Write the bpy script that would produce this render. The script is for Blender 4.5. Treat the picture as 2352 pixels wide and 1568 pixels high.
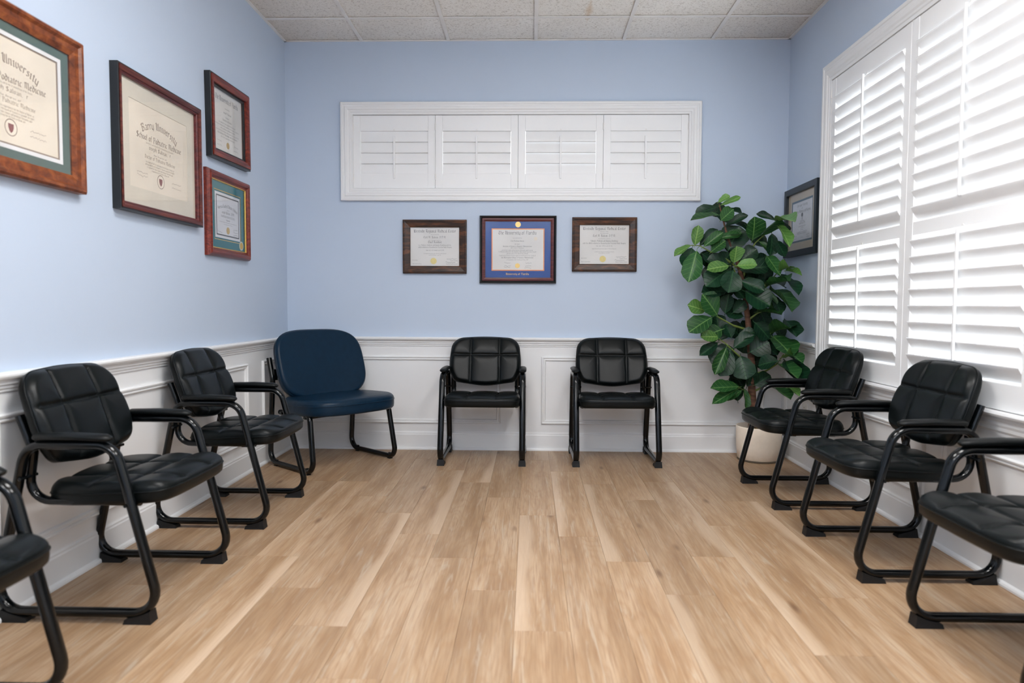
import bpy, bmesh, math, random
from mathutils import Vector, Matrix, Euler
random.seed(7)
for o in list(bpy.data.objects): bpy.data.objects.remove(o, do_unlink=True)
scene = bpy.context.scene
COL = scene.collection
PI = math.pi

# ------------------------------------------------------------------ camera, world, exposure
XL, XR, YF, HC, TILE, GX = -1.740, 1.790, -6.40, 2.881, 0.61, -1.190
RAIL = 0.809
cam_d = bpy.data.cameras.new('camera'); cam = bpy.data.objects.new('camera', cam_d); COL.objects.link(cam)
yaw, pitch, roll = -0.0257, -0.05193, 0.00459
f = Vector((math.sin(yaw)*math.cos(pitch), math.cos(yaw)*math.cos(pitch), math.sin(pitch)))
r = Vector((math.cos(yaw), -math.sin(yaw), 0)); u = r.cross(f)
r2 = math.cos(roll)*r + math.sin(roll)*u; u2 = -math.sin(roll)*r + math.cos(roll)*u
M = Matrix((r2, u2, -f)).transposed().to_4x4(); M.translation = (0, -4.932, 1.0364)
cam.matrix_world = M
cam_d.sensor_width = 36; cam_d.sensor_fit = 'HORIZONTAL'; cam_d.lens = 1589.8/2352*36
cam_d.dof.use_dof = True; cam_d.dof.focus_distance = 4.5; cam_d.dof.aperture_fstop = 2.4
cam_d.clip_start = 0.02
scene.camera = cam
w = bpy.data.worlds.new('sky'); scene.world = w; w.use_nodes = True
bg = w.node_tree.nodes['Background']; bg.inputs[0].default_value = (0.93, 0.97, 1.0, 1); bg.inputs[1].default_value = 4.2
scene.view_settings.view_transform = 'Standard'; scene.view_settings.look = 'None'
scene.view_settings.gamma = 1; scene.view_settings.use_curve_mapping = False
scene.view_settings.exposure = 0.43
LAMP = 17.6          # emission of the ceiling light diffusers

# ------------------------------------------------------------------ materials
def lin(c):
    c = [v/255 for v in c]
    return tuple(v/12.92 if v <= .04045 else ((v+.055)/1.055)**2.4 for v in c) + (1,)
MATS = {}
class N:
    def __init__(s, name):
        s.m = bpy.data.materials.new(name); s.m.use_nodes = True
        s.t = s.m.node_tree; s.p = s.t.nodes['Principled BSDF']; MATS[name] = s.m
    def n(s, typ, **kw):
        nd = s.t.nodes.new(typ)
        for k, v in kw.items():
            if k.startswith('i_'):
                key = k[2:]; key = int(key) if key.isdigit() else key.replace('_', ' ')
                nd.inputs[key].default_value = v
            else: setattr(nd, k, v)
        return nd
    def l(s, a, b): s.t.links.new(a, b)
    def ramp(s, fac, stops):
        nd = s.n('ShaderNodeValToRGB'); el = nd.color_ramp.elements
        while len(el) < len(stops): el.new(.5)
        for e, (p, c) in zip(el, stops): e.position = p; e.color = c
        s.l(fac, nd.inputs[0]); return nd.outputs[0]
    def mix(s, fac, a, b, blend='MIX'):
        nd = s.n('ShaderNodeMix', data_type='RGBA', blend_type=blend)
        for sock, v in ((nd.inputs[0], fac), (nd.inputs[6], a), (nd.inputs[7], b)):
            if hasattr(v, 'is_output'): s.l(v, sock)
            else: sock.default_value = v
        return nd.outputs[2]
    def math(s, op, a, b=None, c=None):
        nd = s.n('ShaderNodeMath', operation=op)
        for i, v in enumerate((a, b, c)):
            if v is None: continue
            if hasattr(v, 'is_output'): s.l(v, nd.inputs[i])
            else: nd.inputs[i].default_value = v
        return nd.outputs[0]
    def bump(s, h, strength, dist=.002):
        nd = s.n('ShaderNodeBump'); nd.inputs['Strength'].default_value = strength; nd.inputs['Distance'].default_value = dist
        s.l(h, nd.inputs['Height']); s.l(nd.outputs[0], s.p.inputs['Normal'])
def simple(name, rgb, rough=.5, spec=.5, metal=0, noise=None, var=.06, bump=None, coat=0, lincol=False):
    a = N(name); c = lin(rgb) if not lincol else rgb
    a.p.inputs['Roughness'].default_value = rough; a.p.inputs['Metallic'].default_value = metal
    a.p.inputs['Specular IOR Level'].default_value = spec; a.p.inputs['Coat Weight'].default_value = coat
    a.p.inputs['Coat Roughness'].default_value = .15
    tc = a.n('ShaderNodeTexCoord')
    nz = a.n('ShaderNodeTexNoise', i_Scale=noise or 6.0, i_Detail=4.0); a.l(tc.outputs['Object'], nz.inputs['Vector'])
    d = tuple(v*(1-var) for v in c[:3])+(1,); b = tuple(min(1, v*(1+var)) for v in c[:3])+(1,)
    a.l(a.ramp(nz.outputs[0], [(.3, d), (.7, b)]), a.p.inputs['Base Color'])
    if bump:
        n2 = a.n('ShaderNodeTexNoise', i_Scale=bump[0], i_Detail=3.0); a.l(tc.outputs['Object'], n2.inputs['Vector'])
        a.bump(n2.outputs[0], bump[1], bump[2] if len(bump) > 2 else .001)
    return a.m

simple('blue_paint', (192, 206, 225), .55, .3, noise=1.2, var=.015, bump=(260, .08))
simple('white_trim', (234, 235, 236), .35, .4, noise=2, var=.012)
simple('white_shutter', (240, 241, 242), .38, .4, noise=3, var=.01)
simple('vinyl_black', (9, 14, 15), .34, .20, noise=30, var=.12, bump=(420, .18, .0008))
simple('vinyl_navy', (12, 38, 58), .36, .2, noise=30, var=.10, bump=(420, .18, .0008))
simple('metal_black', (6, 9, 11), .15, .38, noise=20, var=.1)
simple('rubber_black', (15, 16, 18), .6, .4, noise=20, var=.1)
simple('pad_black', (8, 12, 13), .42, .25, noise=30, var=.1, bump=(300, .15, .0008))
simple('pot_cream', (248, 234, 216), .55, .4, noise=40, var=.03, bump=(120, .1))
simple('saucer_brown', (96, 84, 70), .7, .3)  # one even dull brown, used on the saucer under the pot
simple('soil_moss', (118, 92, 54), .9, .2, noise=60, var=.4, bump=(90, .9, .01))
simple('gold', (214, 178, 98), .35, .5, metal=.7, noise=60, var=.08)
simple('gold_seal', (226, 208, 128), .45, .5, noise=90, var=.1)
simple('silver_seal', (205, 205, 190), .4, .5, metal=.3, noise=90, var=.1)
simple('ink', (62, 57, 58), .8, .2); simple('ink_soft', (150, 134, 122), .8, .2); simple('ink_gray', (88, 88, 92), .8, .2)
simple('ink_red', (140, 92, 92), .8, .2)
simple('paper_white', (226, 224, 220), .7, .2, noise=8, var=.015)
simple('paper_cream', (232, 222, 206), .7, .2, noise=8, var=.015)
simple('paper_cool', (222, 224, 230), .7, .2, noise=8, var=.015)
simple('mat_white', (232, 232, 234), .8, .2); simple('mat_cream', (218, 211, 196), .85, .2, noise=90, var=.02)
simple('mat_green', (92, 110, 106), .85, .2, noise=90, var=.05); simple('mat_teal', (38, 112, 122), .85, .2, noise=90, var=.05)
simple('mat_blue', (34, 74, 150), .85, .2, noise=90, var=.05); simple('mat_orange', (236, 150, 88), .8, .2)
simple('mat_tan', (196, 182, 160), .85, .2, noise=90, var=.04); simple('mat_slate', (70, 96, 112), .85, .2, noise=90, var=.05)
simple('frame_black', (22, 24, 26), .35, .5, noise=30, var=.1); simple('frame_navy_black', (24, 32, 38), .4, .5, noise=30, var=.1)
simple('plate_white', (228, 227, 224), .35, .5); simple('slot_dark', (60, 58, 56), .6, .3)
simple('tee_white', (236, 233, 229), .5, .4)
simple('hinge_white', (232, 231, 229), .35, .5)

def wood(name, dark, mid, light, rough=.32, sc=(3, 40, 40)):
    a = N(name); tc = a.n('ShaderNodeTexCoord'); mp = a.n('ShaderNodeMapping'); mp.inputs['Scale'].default_value = sc
    a.l(tc.outputs['Object'], mp.inputs[0]); nz = a.n('ShaderNodeTexNoise', i_Scale=1.6, i_Detail=6.0, i_Roughness=.6, i_Distortion=.6)
    a.l(mp.outputs[0], nz.inputs['Vector'])
    a.l(a.ramp(nz.outputs[0], [(.3, lin(dark)), (.5, lin(mid)), (.72, lin(light))]), a.p.inputs['Base Color'])
    a.p.inputs['Roughness'].default_value = rough; a.p.inputs['Coat Weight'].default_value = .12; a.p.inputs['Coat Roughness'].default_value = .2; a.p.inputs['Specular IOR Level'].default_value = .3
wood('wood_walnut', (24, 16, 12), (58, 35, 20), (112, 66, 34), sc=(5, 26, 26))
wood('wood_burl', (78, 36, 18), (120, 62, 32), (156, 90, 48), sc=(14, 18, 18))
wood('wood_mahogany', (58, 24, 22), (92, 42, 36), (122, 62, 50))
wood('wood_cherry', (76, 26, 20), (112, 42, 30), (146, 58, 40))
wood('wood_plum', (56, 20, 26), (88, 36, 38), (116, 54, 52))

# thin clear glass: mirror reflection by angle over a clear pane
a = N('glass_clear'); t = a.t
tr = a.n('ShaderNodeBsdfTransparent'); gl = a.n('ShaderNodeBsdfGlossy'); gl.inputs['Roughness'].default_value = .03
ge = a.n('ShaderNodeNewGeometry'); dt = a.n('ShaderNodeVectorMath', operation='DOT_PRODUCT'); a.l(ge.outputs['Normal'], dt.inputs[0]); a.l(ge.outputs['Incoming'], dt.inputs[1])
sch = a.math('MULTIPLY_ADD', a.math('POWER', a.math('SUBTRACT', 1., a.math('ABSOLUTE', dt.outputs['Value'])), 5.), .95, .035); sch = a.math('MINIMUM', sch, .35); mx = a.n('ShaderNodeMixShader')
tc = a.n('ShaderNodeTexCoord'); nz = a.n('ShaderNodeTexNoise', i_Scale=4.0); a.l(tc.outputs['Object'], nz.inputs['Vector'])
a.l(a.ramp(nz.outputs[0], [(.3, (.97, .97, .97, 1)), (.7, (1, 1, 1, 1))]), tr.inputs[0])
a.l(sch, mx.inputs[0]); a.l(tr.outputs[0], mx.inputs[1]); a.l(gl.outputs[0], mx.inputs[2])
a.l(mx.outputs[0], t.nodes['Material Output'].inputs['Surface'])

# lamp diffuser
a = N('lamp_diffuser'); a.p.inputs['Emission Color'].default_value = (1, .985, .965, 1); a.p.inputs['Emission Strength'].default_value = LAMP

# oak-look vinyl planks: colour red channel = pale sapwood edge (<.5 none), green = tone
a = N('plank_oak'); geo = a.n('ShaderNodeNewGeometry'); oi = a.n('ShaderNodeObjectInfo'); tc = a.n('ShaderNodeTexCoord')
off = a.n('ShaderNodeCombineXYZ'); a.l(a.math('MULTIPLY', oi.outputs['Random'], 37.), off.inputs[0]); a.l(a.math('MULTIPLY', oi.outputs['Random'], 91.), off.inputs[1])
ps = a.n('ShaderNodeVectorMath', operation='ADD'); a.l(tc.outputs['Object'], ps.inputs[0]); a.l(off.outputs[0], ps.inputs[1])
def mapped(sc):
    mp = a.n('ShaderNodeMapping'); mp.inputs['Scale'].default_value = sc; a.l(ps.outputs[0], mp.inputs[0]); return mp.outputs[0]
broad = a.n('ShaderNodeTexNoise', i_Scale=1., i_Detail=3.0, i_Roughness=.55, i_Distortion=.4); a.l(mapped((14, 1.3, 1)), broad.inputs['Vector'])
fine = a.n('ShaderNodeTexNoise', i_Scale=1., i_Detail=5.0, i_Roughness=.65); a.l(mapped((170, 5, 1)), fine.inputs['Vector'])
wob = a.n('ShaderNodeTexNoise', i_Scale=1., i_Detail=2.0); a.l(mapped((7, 1.1, 1)), wob.inputs['Vector'])
rings = a.math('SINE', a.math('MULTIPLY', wob.outputs[0], 95.))
rings = a.math('POWER', a.math('MULTIPLY_ADD', rings, .5, .5), 2.5)
base = a.ramp(broad.outputs[0], [(.28, lin((166, 133, 101))), (.45, lin((186, 154, 120))), (.58, lin((199, 169, 137))), (.78, lin((212, 187, 158)))])
base = a.mix(a.math('MULTIPLY', rings, .20), base, lin((166, 118, 72)))
base = a.mix(a.ramp(fine.outputs[0], [(.36, (.55, .55, .55, 1)), (.56, (0, 0, 0, 1))]), base, lin((150, 112, 80)))
lime = a.n('ShaderNodeTexNoise', i_Scale=1., i_Detail=4.0, i_Roughness=.6, i_Distortion=1.4); a.l(mapped((46, 2.6, 1)), lime.inputs['Vector'])
base = a.mix(a.ramp(lime.outputs[0], [(.56, (0, 0, 0, 1)), (.70, (.55, .55, .55, 1))]), base, lin((205, 190, 170)))
dk = a.n('ShaderNodeTexNoise', i_Scale=1., i_Detail=4.0, i_Roughness=.6, i_Distortion=.8); a.l(mapped((30, 1.6, 3)), dk.inputs['Vector'])
base = a.mix(a.ramp(dk.outputs[0], [(.58, (0, 0, 0, 1)), (.74, (.45, .45, .45, 1))]), base, lin((148, 112, 80)))
# pale sapwood strip along one edge
sx = a.n('ShaderNodeSeparateXYZ'); a.l(tc.outputs['Object'], sx.inputs[0])
col = a.n('ShaderNodeSeparateColor'); a.l(oi.outputs['Color'], col.inputs[0])
side = a.math('MULTIPLY_ADD', col.outputs[2], 2., -1.)
wv = a.n('ShaderNodeTexNoise', i_Scale=1., i_Detail=1.0); a.l(mapped((0.01, 1.6, 1)), wv.inputs['Vector'])
edge = a.math('SUBTRACT', a.math('MULTIPLY', sx.outputs[0], side), a.math('MULTIPLY_ADD', wv.outputs[0], .14, -.035))
sap = a.math('MULTIPLY', a.ramp(edge, [(0.0, (0, 0, 0, 1)), (.03, (1, 1, 1, 1))]), col.outputs[0])
base = a.mix(a.math('MULTIPLY', sap, .55), base, lin((224, 198, 170)))
# knots
vr = a.n('ShaderNodeTexVoronoi', i_Scale=1.); a.l(mapped((5.5, 1.7, 1)), vr.inputs['Vector'])
base = a.mix(a.ramp(vr.outputs['Distance'], [(0.02, (.75, .75, .75, 1)), (.10, (0, 0, 0, 1))]), base, lin((112, 80, 56)))
tone = a.n('ShaderNodeHueSaturation'); a.l(base, tone.inputs['Color']); a.l(a.math('MULTIPLY_ADD', col.outputs[1], .18, .73), tone.inputs['Value'])
a.l(tone.outputs[0], a.p.inputs['Base Color'])
a.l(a.math('MULTIPLY_ADD', fine.outputs[0], .14, .34), a.p.inputs['Roughness']); a.p.inputs['Specular IOR Level'].default_value = .4
a.bump(fine.outputs[0], .10, .0008)

# fissured acoustic ceiling tile with rusty specks
a = N('ceiling_tile'); tc = a.n('ShaderNodeTexCoord'); geo = a.n('ShaderNodeNewGeometry')
n1 = a.n('ShaderNodeTexNoise', i_Scale=78., i_Detail=3.0, i_Roughness=.62, i_Distortion=1.0); a.l(geo.outputs['Position'], n1.inputs['Vector'])
n2 = a.n('ShaderNodeTexNoise', i_Scale=2.2, i_Detail=2.0); a.l(geo.outputs['Position'], n2.inputs['Vector'])
base = a.ramp(n2.outputs[0], [(.35, lin((240, 236, 229))), (.7, lin((248, 245, 240)))])
pit = a.ramp(n1.outputs[0], [(.34, (1, 1, 1, 1)), (.48, (0, 0, 0, 1))])
sp = a.n('ShaderNodeSeparateXYZ'); a.l(geo.outputs['Position'], sp.inputs[0])
ed = a.math('MULTIPLY', a.math('ABSOLUTE', sp.outputs[0]), .56)
rust = a.math('MULTIPLY', n2.outputs[0], a.math('POWER', ed, 4.))
base = a.mix(a.math('MULTIPLY', rust, .6), base, lin((176, 150, 120)))
base = a.mix(a.math('MULTIPLY', pit, .42), base, lin((140, 124, 108)))
# one small water stain
dx = a.math('ABSOLUTE', a.math('SUBTRACT', sp.outputs[0], .36)); dy = a.math('MULTIPLY', a.math('ABSOLUTE', a.math('ADD', sp.outputs[1], .47)), .16)
st = a.ramp(a.math('ADD', a.math('ADD', dx, dy), a.math('MULTIPLY', n1.outputs[0], .03)), [(.022, (.5, .5, .5, 1)), (.05, (0, 0, 0, 1))])
base = a.mix(st, base, lin((196, 160, 112)))
a.l(base, a.p.inputs['Base Color']); a.p.inputs['Roughness'].default_value = .9
a.bump(n1.outputs[0], .5, .005)

# fig leaves: pale midrib and side veins on the leaf blade (object coords: x across, y along)
def leafmat(name, deep, mid, vein):
    a = N(name); tc = a.n('ShaderNodeTexCoord'); sp = a.n('ShaderNodeSeparateXYZ'); a.l(tc.outputs['Object'], sp.inputs[0])
    ax = a.math('ABSOLUTE', sp.outputs[0]); nz = a.n('ShaderNodeTexNoise', i_Scale=5.0, i_Detail=3.0); a.l(tc.outputs['Object'], nz.inputs['Vector'])
    oi = a.n('ShaderNodeObjectInfo')
    base = a.mix(nz.outputs[0], lin(deep), lin(mid))
    hs = a.n('ShaderNodeHueSaturation'); a.l(base, hs.inputs['Color']); a.l(a.math('MULTIPLY_ADD', oi.outputs['Random'], .5, .75), hs.inputs['Value'])
    mid_r = a.ramp(ax, [(.012, (1, 1, 1, 1)), (.035, (0, 0, 0, 1))])
    sv = a.math('SINE', a.math('MULTIPLY', a.math('SUBTRACT', sp.outputs[1], a.math('MULTIPLY', ax, .55)), 40.))
    sv = a.ramp(sv, [(.93, (0, 0, 0, 1)), (1., (.8, .8, .8, 1))])
    c = a.mix(a.math('MULTIPLY', a.math('MAXIMUM', mid_r, sv), .75), hs.outputs[0], lin(vein))
    a.l(c, a.p.inputs['Base Color']); a.p.inputs['Roughness'].default_value = .36; a.p.inputs['Specular IOR Level'].default_value = .3
    a.bump(sv, .3, .02)
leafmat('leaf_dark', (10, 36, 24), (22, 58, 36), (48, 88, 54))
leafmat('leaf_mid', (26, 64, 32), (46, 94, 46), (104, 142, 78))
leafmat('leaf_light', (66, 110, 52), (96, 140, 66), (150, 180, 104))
a = N('bark'); tc = a.n('ShaderNodeTexCoord'); mp = a.n('ShaderNodeMapping'); mp.inputs['Scale'].default_value = (14, 14, 60)
a.l(tc.outputs['Object'], mp.inputs[0]); nz = a.n('ShaderNodeTexNoise', i_Scale=1., i_Detail=5.0); a.l(mp.outputs[0], nz.inputs['Vector'])
a.l(a.ramp(nz.outputs[0], [(.3, lin((62, 40, 30))), (.7, lin((118, 82, 62)))]), a.p.inputs['Base Color']); a.p.inputs['Roughness'].default_value = .8
a.bump(nz.outputs[0], .7, .006)
simple('twig_green', (110, 128, 62), .5, .4, noise=30, var=.2)

# ------------------------------------------------------------------ mesh helpers
def link(name, me, mat=None, parent=None, loc=None, rot=None):
    o = bpy.data.objects.new(name, me); COL.objects.link(o)
    if mat and me is not None and not me.materials: me.materials.append(MATS[mat])
    if parent is not None: o.parent = parent
    if loc is not None: o.location = loc
    if rot is not None: o.rotation_euler = rot
    return o
def mk(name, v, fc, mat, parent=None, smooth=False, loc=None, rot=None):
    me = bpy.data.meshes.new(name); me.from_pydata([tuple(p) for p in v], [], fc)
    bm = bmesh.new(); bm.from_mesh(me); bmesh.ops.recalc_face_normals(bm, faces=bm.faces[:]); bm.to_mesh(me); bm.free()
    if smooth:
        for p in me.polygons: p.use_smooth = True
    me.update()
    return link(name, me, mat, parent, loc, rot)
def boxv(x0, x1, y0, y1, z0, z1):
    return [(x, y, z) for z in (z0, z1) for y in (y0, y1) for x in (x0, x1)]
BF = [(0, 2, 3, 1), (4, 5, 7, 6), (0, 1, 5, 4), (2, 6, 7, 3), (0, 4, 6, 2), (1, 3, 7, 5)]
def boxes(name, L, mat, parent=None, bev=0, loc=None, rot=None):
    v, fc = [], []
    for b in L:
        n = len(v); v += boxv(*b); fc += [tuple(i+n for i in q) for q in BF]
    me = bpy.data.meshes.new(name); me.from_pydata(v, [], fc)
    bm = bmesh.new(); bm.from_mesh(me)
    if bev: bmesh.ops.bevel(bm, geom=bm.edges[:], offset=bev, segments=2, affect='EDGES', profile=.6)
    bmesh.ops.recalc_face_normals(bm, faces=bm.faces[:]); bm.to_mesh(me); bm.free()
    return link(name, me, mat, parent, loc, rot)
def box(name, x0, x1, y0, y1, z0, z1, mat, parent=None, bev=0, loc=None, rot=None):
    return boxes(name, [(x0, x1, y0, y1, z0, z1)], mat, parent, bev, loc, rot)
def empty(name, loc=(0, 0, 0), rot=(0, 0, 0)):
    o = bpy.data.objects.new(name, None); COL.objects.link(o); o.location = loc; o.rotation_euler = rot; o.empty_display_size = .1
    return o
def tag(o, label=None, cat=None, group=None, kind=None):
    if label: o['label'] = label
    if cat: o['category'] = cat
    if group: o['group'] = group
    if kind: o['kind'] = kind
    return o
def rect_mold(name, x0, x1, y0, y1, prof, mat, parent, closed=True, loc=None, rot=None):
    """prof: (inset, height) list swept round a rectangle with mitred corners, local x/y plane, z out"""
    v, fc = [], []
    for d, h in prof: v += [(x0+d, y0+d, h), (x1-d, y0+d, h), (x1-d, y1-d, h), (x0+d, y1-d, h)]
    n = len(prof)
    for i in range(n if closed else n-1):
        j = (i+1) % n
        for k in range(4): fc.append((i*4+k, i*4+(k+1) % 4, j*4+(k+1) % 4, j*4+k))
    return mk(name, v, fc, mat, parent, loc=loc, rot=rot)
def extrude(name, prof, p0, p1, out, mat, parent=None):
    """closed profile (out, z) swept straight from p0 to p1"""
    out = Vector(out); v = []; n = len(prof)
    for p in (p0, p1):
        for o_, z in prof: v.append(Vector(p)+out*o_+Vector((0, 0, z)))
    fc = [(i, (i+1) % n, n+(i+1) % n, n+i) for i in range(n)] + [tuple(range(n)), tuple(range(2*n-1, n-1, -1))]
    return mk(name, v, fc, mat, parent)
def fillet(pts, rad, closed=False, seg=6):
    """round the corners of a 3-D polyline; pts are (x,y,z); rad number or list"""
    P = [Vector(p) for p in pts]; n = len(P); out = []
    for i in range(n):
        R_ = rad[i] if isinstance(rad, (list, tuple)) else rad
        if not closed and i in (0, n-1): out.append(P[i]); continue
        A, B_, C = P[i-1], P[i], P[(i+1) % n]
        a1, c1 = (A-B_).normalized(), (C-B_).normalized(); ang = a1.angle(c1)
        if R_ <= 0 or ang > PI-.02: out.append(B_); continue
        tl = min(R_/math.tan(ang/2), .48*(A-B_).length, .48*(C-B_).length); R_ = tl*math.tan(ang/2)
        c = B_+(a1+c1).normalized()*(R_/math.sin(ang/2)); s, e = B_+a1*tl-c, B_+c1*tl-c
        th = s.angle(e); ax = s.cross(e).normalized()
        for k in range(seg+1): out.append(c+Matrix.Rotation(th*k/seg, 3, ax) @ s)
    return out
def tube(pts, ra, rb=None, lat=None, closed=False, n=10, radii=None):
    """sweep an ellipse; lat = fixed lateral axis with half-width ra, other axis rb"""
    rb = rb or ra; P = [Vector(p) for p in pts]; m = len(P); v, fc = [], []; prev = None
    for i in range(m):
        if closed: T = (P[(i+1) % m]-P[i-1]).normalized()
        else: T = (P[min(i+1, m-1)]-P[max(i-1, 0)]).normalized()
        if lat is not None: X = Vector(lat)
        else:
            ref = prev if prev is not None else (Vector((1, 0, 0)) if abs(T.x) < .8 else Vector((0, 1, 0)))
            X = (ref-T*ref.dot(T)).normalized(); prev = X
        Y = T.cross(X).normalized(); s = radii[i] if radii else 1
        for k in range(n):
            an = 2*PI*k/n; v.append(P[i]+X*(ra*s*math.cos(an))+Y*(rb*s*math.sin(an)))
    for i in range(m if closed else m-1):
        j = (i+1) % m
        for k in range(n): fc.append((i*n+k, i*n+(k+1) % n, j*n+(k+1) % n, j*n+k))
    if not closed:        # caps on their own vertices so the sides shade cleanly
        b = len(v); v += v[:n]+v[(m-1)*n:m*n]; fc += [tuple(range(b+n-1, b-1, -1)), tuple(range(b+n, b+2*n))]
    return v, fc
def lathe(prof, n=40):
    v, fc = [], []
    for r_, z in prof:
        for k in range(n): v.append((r_*math.cos(2*PI*k/n), r_*math.sin(2*PI*k/n), z))
    for i in range(len(prof)-1):
        for k in range(n): fc.append((i*n+k, i*n+(k+1) % n, (i+1)*n+(k+1) % n, (i+1)*n+k))
    return v, fc
def disc(name, cx, cy, z, rad, mat, parent, th=.0012, n=28, ruffle=0):
    v = []
    for zz in (z, z+th):
        for k in range(n):
            rr = rad*(1+ruffle*(1 if k % 2 else -1)); v.append((cx+rr*math.cos(2*PI*k/n), cy+rr*math.sin(2*PI*k/n), zz))
    fc = [tuple(range(n-1, -1, -1)), tuple(range(n, 2*n))]+[(k, (k+1) % n, n+(k+1) % n, n+k) for k in range(n)]
    return mk(name, v, fc, mat, parent)
def copy_tree(o, parent=None):
    c = o.copy(); COL.objects.link(c); c.parent = parent
    for ch in list(o.children): copy_tree(ch, c)
    return c

# ------------------------------------------------------------------ room shell
S = 'structure'
fl = box('floor', XL-.1, XR+.1, YF-.1, .1, -.06, -.004, 'plank_oak'); tag(fl, 'light oak-look plank floor of the waiting room', 'floor', kind=S)
# planks: 0.18 m wide columns, 1.22 m long, stagger measured column by column
PW, PL = .18, 1.22
ends = {-10: -.62, -9: -.31, -8: -1.24, -7: -.93, -6: -.93, -5: -1.245, -4: -.322, -3: -.633, -2: -.925, -1: -1.24, 0: -.332, 1: -.640, 2: -.94, 3: -1.255, 4: -.87,
        5: -.457, 6: -1.262, 7: -.64, 8: -.95, 9: -.35, 10: -1.15}
sapw = {(0, 0): .95, (1, 1): .05, (2, 1): .05, (4, 1): .95, (6, 1): .95, (0, 2): .05, (-4, 2): .95, (-2, 0): .95, (-3, 1): .9, (5, 2): .08, (-6, 2): .92, (3, 2): .1}
plank_me = {}
def plank(x0, x1, y1, y0):
    wd, ln = x1-x0, y1-y0; key = (round(wd, 3), round(ln, 3)); g = .0004
    if key not in plank_me:
        b = .0012
        v = [(-wd/2+g, -ln/2+g, -.004), (wd/2-g, -ln/2+g, -.004), (wd/2-g, ln/2-g, -.004), (-wd/2+g, ln/2-g, -.004),
             (-wd/2+g, -ln/2+g, -b*.5), (wd/2-g, -ln/2+g, -b*.5), (wd/2-g, ln/2-g, -b*.5), (-wd/2+g, ln/2-g, -b*.5),
             (-wd/2+g+b, -ln/2+g+b, 0), (wd/2-g-b, -ln/2+g+b, 0), (wd/2-g-b, ln/2-g-b, 0), (-wd/2+g+b, ln/2-g-b, 0)]
        fc = [(8, 9, 10, 11)]+[(i+k, i+(k+1) % 4, i+4+(k+1) % 4, i+4+k) for i in (0, 4) for k in range(4)]
        me = bpy.data.meshes.new('plank'); me.from_pydata(v, [], fc); me.materials.append(MATS['plank_oak']); plank_me[key] = me
    o = link('plank', plank_me[key], None, fl, ((x0+x1)/2, (y0+y1)/2, 0)); return o
rp = random.Random(3)
for c in range(-10, 11):
    x0 = max(-.045+c*PW, XL); x1 = min(-.045+(c+1)*PW, XR)
    if x1-x0 < .01: continue
    ys = [0.0]; y = ends[c]
    while y > YF: ys.append(y); y -= PL
    ys.append(YF)
    for i in range(len(ys)-1):
        o = plank(x0, x1, ys[i], ys[i+1]); s = sapw.get((c, i))
        amt = 1. if s is not None else (rp.random()*.5 if rp.random() < .35 else 0.)
        o.color = (amt, rp.random(), s if s is not None else (1. if rp.random() < .5 else 0.), 1)
        if s is not None: o.color[2] = 1. if s > .5 else 0.

T = .14
# openings
BW = (-1.256, 1.099, 1.858, 2.372)         # back window x0 x1 z0 z1
RW = (-.738, -4.185, .648, 2.368)          # right window y0 y1 z0 z1
wl = box('wall_left', XL-T, XL, YF-T, T, 0, HC+.1, 'blue_paint')
wb = boxes('wall_back', [(XL, BW[0], 0, T, 0, HC+.1), (BW[1], XR, 0, T, 0, HC+.1), (BW[0], BW[1], 0, T, 0, BW[2]), (BW[0], BW[1], 0, T, BW[3], HC+.1)], 'blue_paint')
wr = boxes('wall_right', [(XR, XR+T, RW[0], T, 0, HC+.1), (XR, XR+T, YF-T, RW[1], 0, HC+.1), (XR, XR+T, RW[1], RW[0], 0, RW[2]), (XR, XR+T, RW[1], RW[0], RW[3], HC+.1)], 'blue_paint')
wf = box('wall_front', XL, XR, YF-T, YF, 0, HC+.1, 'blue_paint')
for o, d in ((wl, 'left'), (wb, 'back'), (wr, 'right'), (wf, 'near')):
    tag(o, {'left': 'light blue left wall above white wainscot', 'back': 'light blue back wall with high shuttered window', 'right': 'light blue right wall around the tall shuttered window', 'near': 'light blue wall behind the viewer'}[d], 'wall', kind=S)
# white wainscot boards on the lower walls
W8 = .006
box('wainscot', XL, XL+W8, YF, 0, 0, .79, 'white_trim', wl)
box('wainscot', XL+W8, XR-W8, -W8, 0, 0, .79, 'white_trim', wb)
boxes('wainscot', [(XR-W8, XR, -.63, 0, 0, .79), (XR-W8, XR, YF, -.63, 0, .60)], 'white_trim', wr)
# chair rails
railp = [(0, .745), (.012, .745), (.012, .752), (.017, .757), (.017, .766), (.024, .770), (.024, .776), (.028, .784), (.040, .790), (.044, .797), (.044, .804), (.040, .809), (0, .809)]
t1 = extrude('trim_1', railp, (XL, YF, 0), (XL, 0, 0), (1, 0, 0), 'white_trim'); tag(t1, 'white chair rail along the left wall', 'trim', kind=S)
t2 = extrude('trim_2', railp, (XL, 0, 0), (XR, 0, 0), (0, -1, 0), 'white_trim'); tag(t2, 'white chair rail along the back wall', 'trim', kind=S)
t3 = extrude('trim_3', railp, (XR, 0, 0), (XR, -.612, 0), (-1, 0, 0), 'white_trim'); tag(t3, 'short white chair rail between the corner and the tall window', 'trim', kind=S)
# baseboards with shoe moulding
basep = [(0, 0), (.030, 0), (.030, .008), (.026, .015), (.016, .019), (.016, .108), (.013, .114), (.013, .121), (.007, .128), (.006, .133), (0, .133)]
for nm, a0, a1, d in (('left', (XL, YF, 0), (XL, 0, 0), (1, 0, 0)), ('back', (XL, 0, 0), (XR, 0, 0), (0, -1, 0)), ('right', (XR, 0, 0), (XR, YF, 0), (-1, 0, 0))):
    tag(extrude('baseboard_'+nm, basep, a0, a1, d, 'white_trim'), 'white baseboard along the '+nm+' wall', 'baseboard', kind=S)
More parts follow.
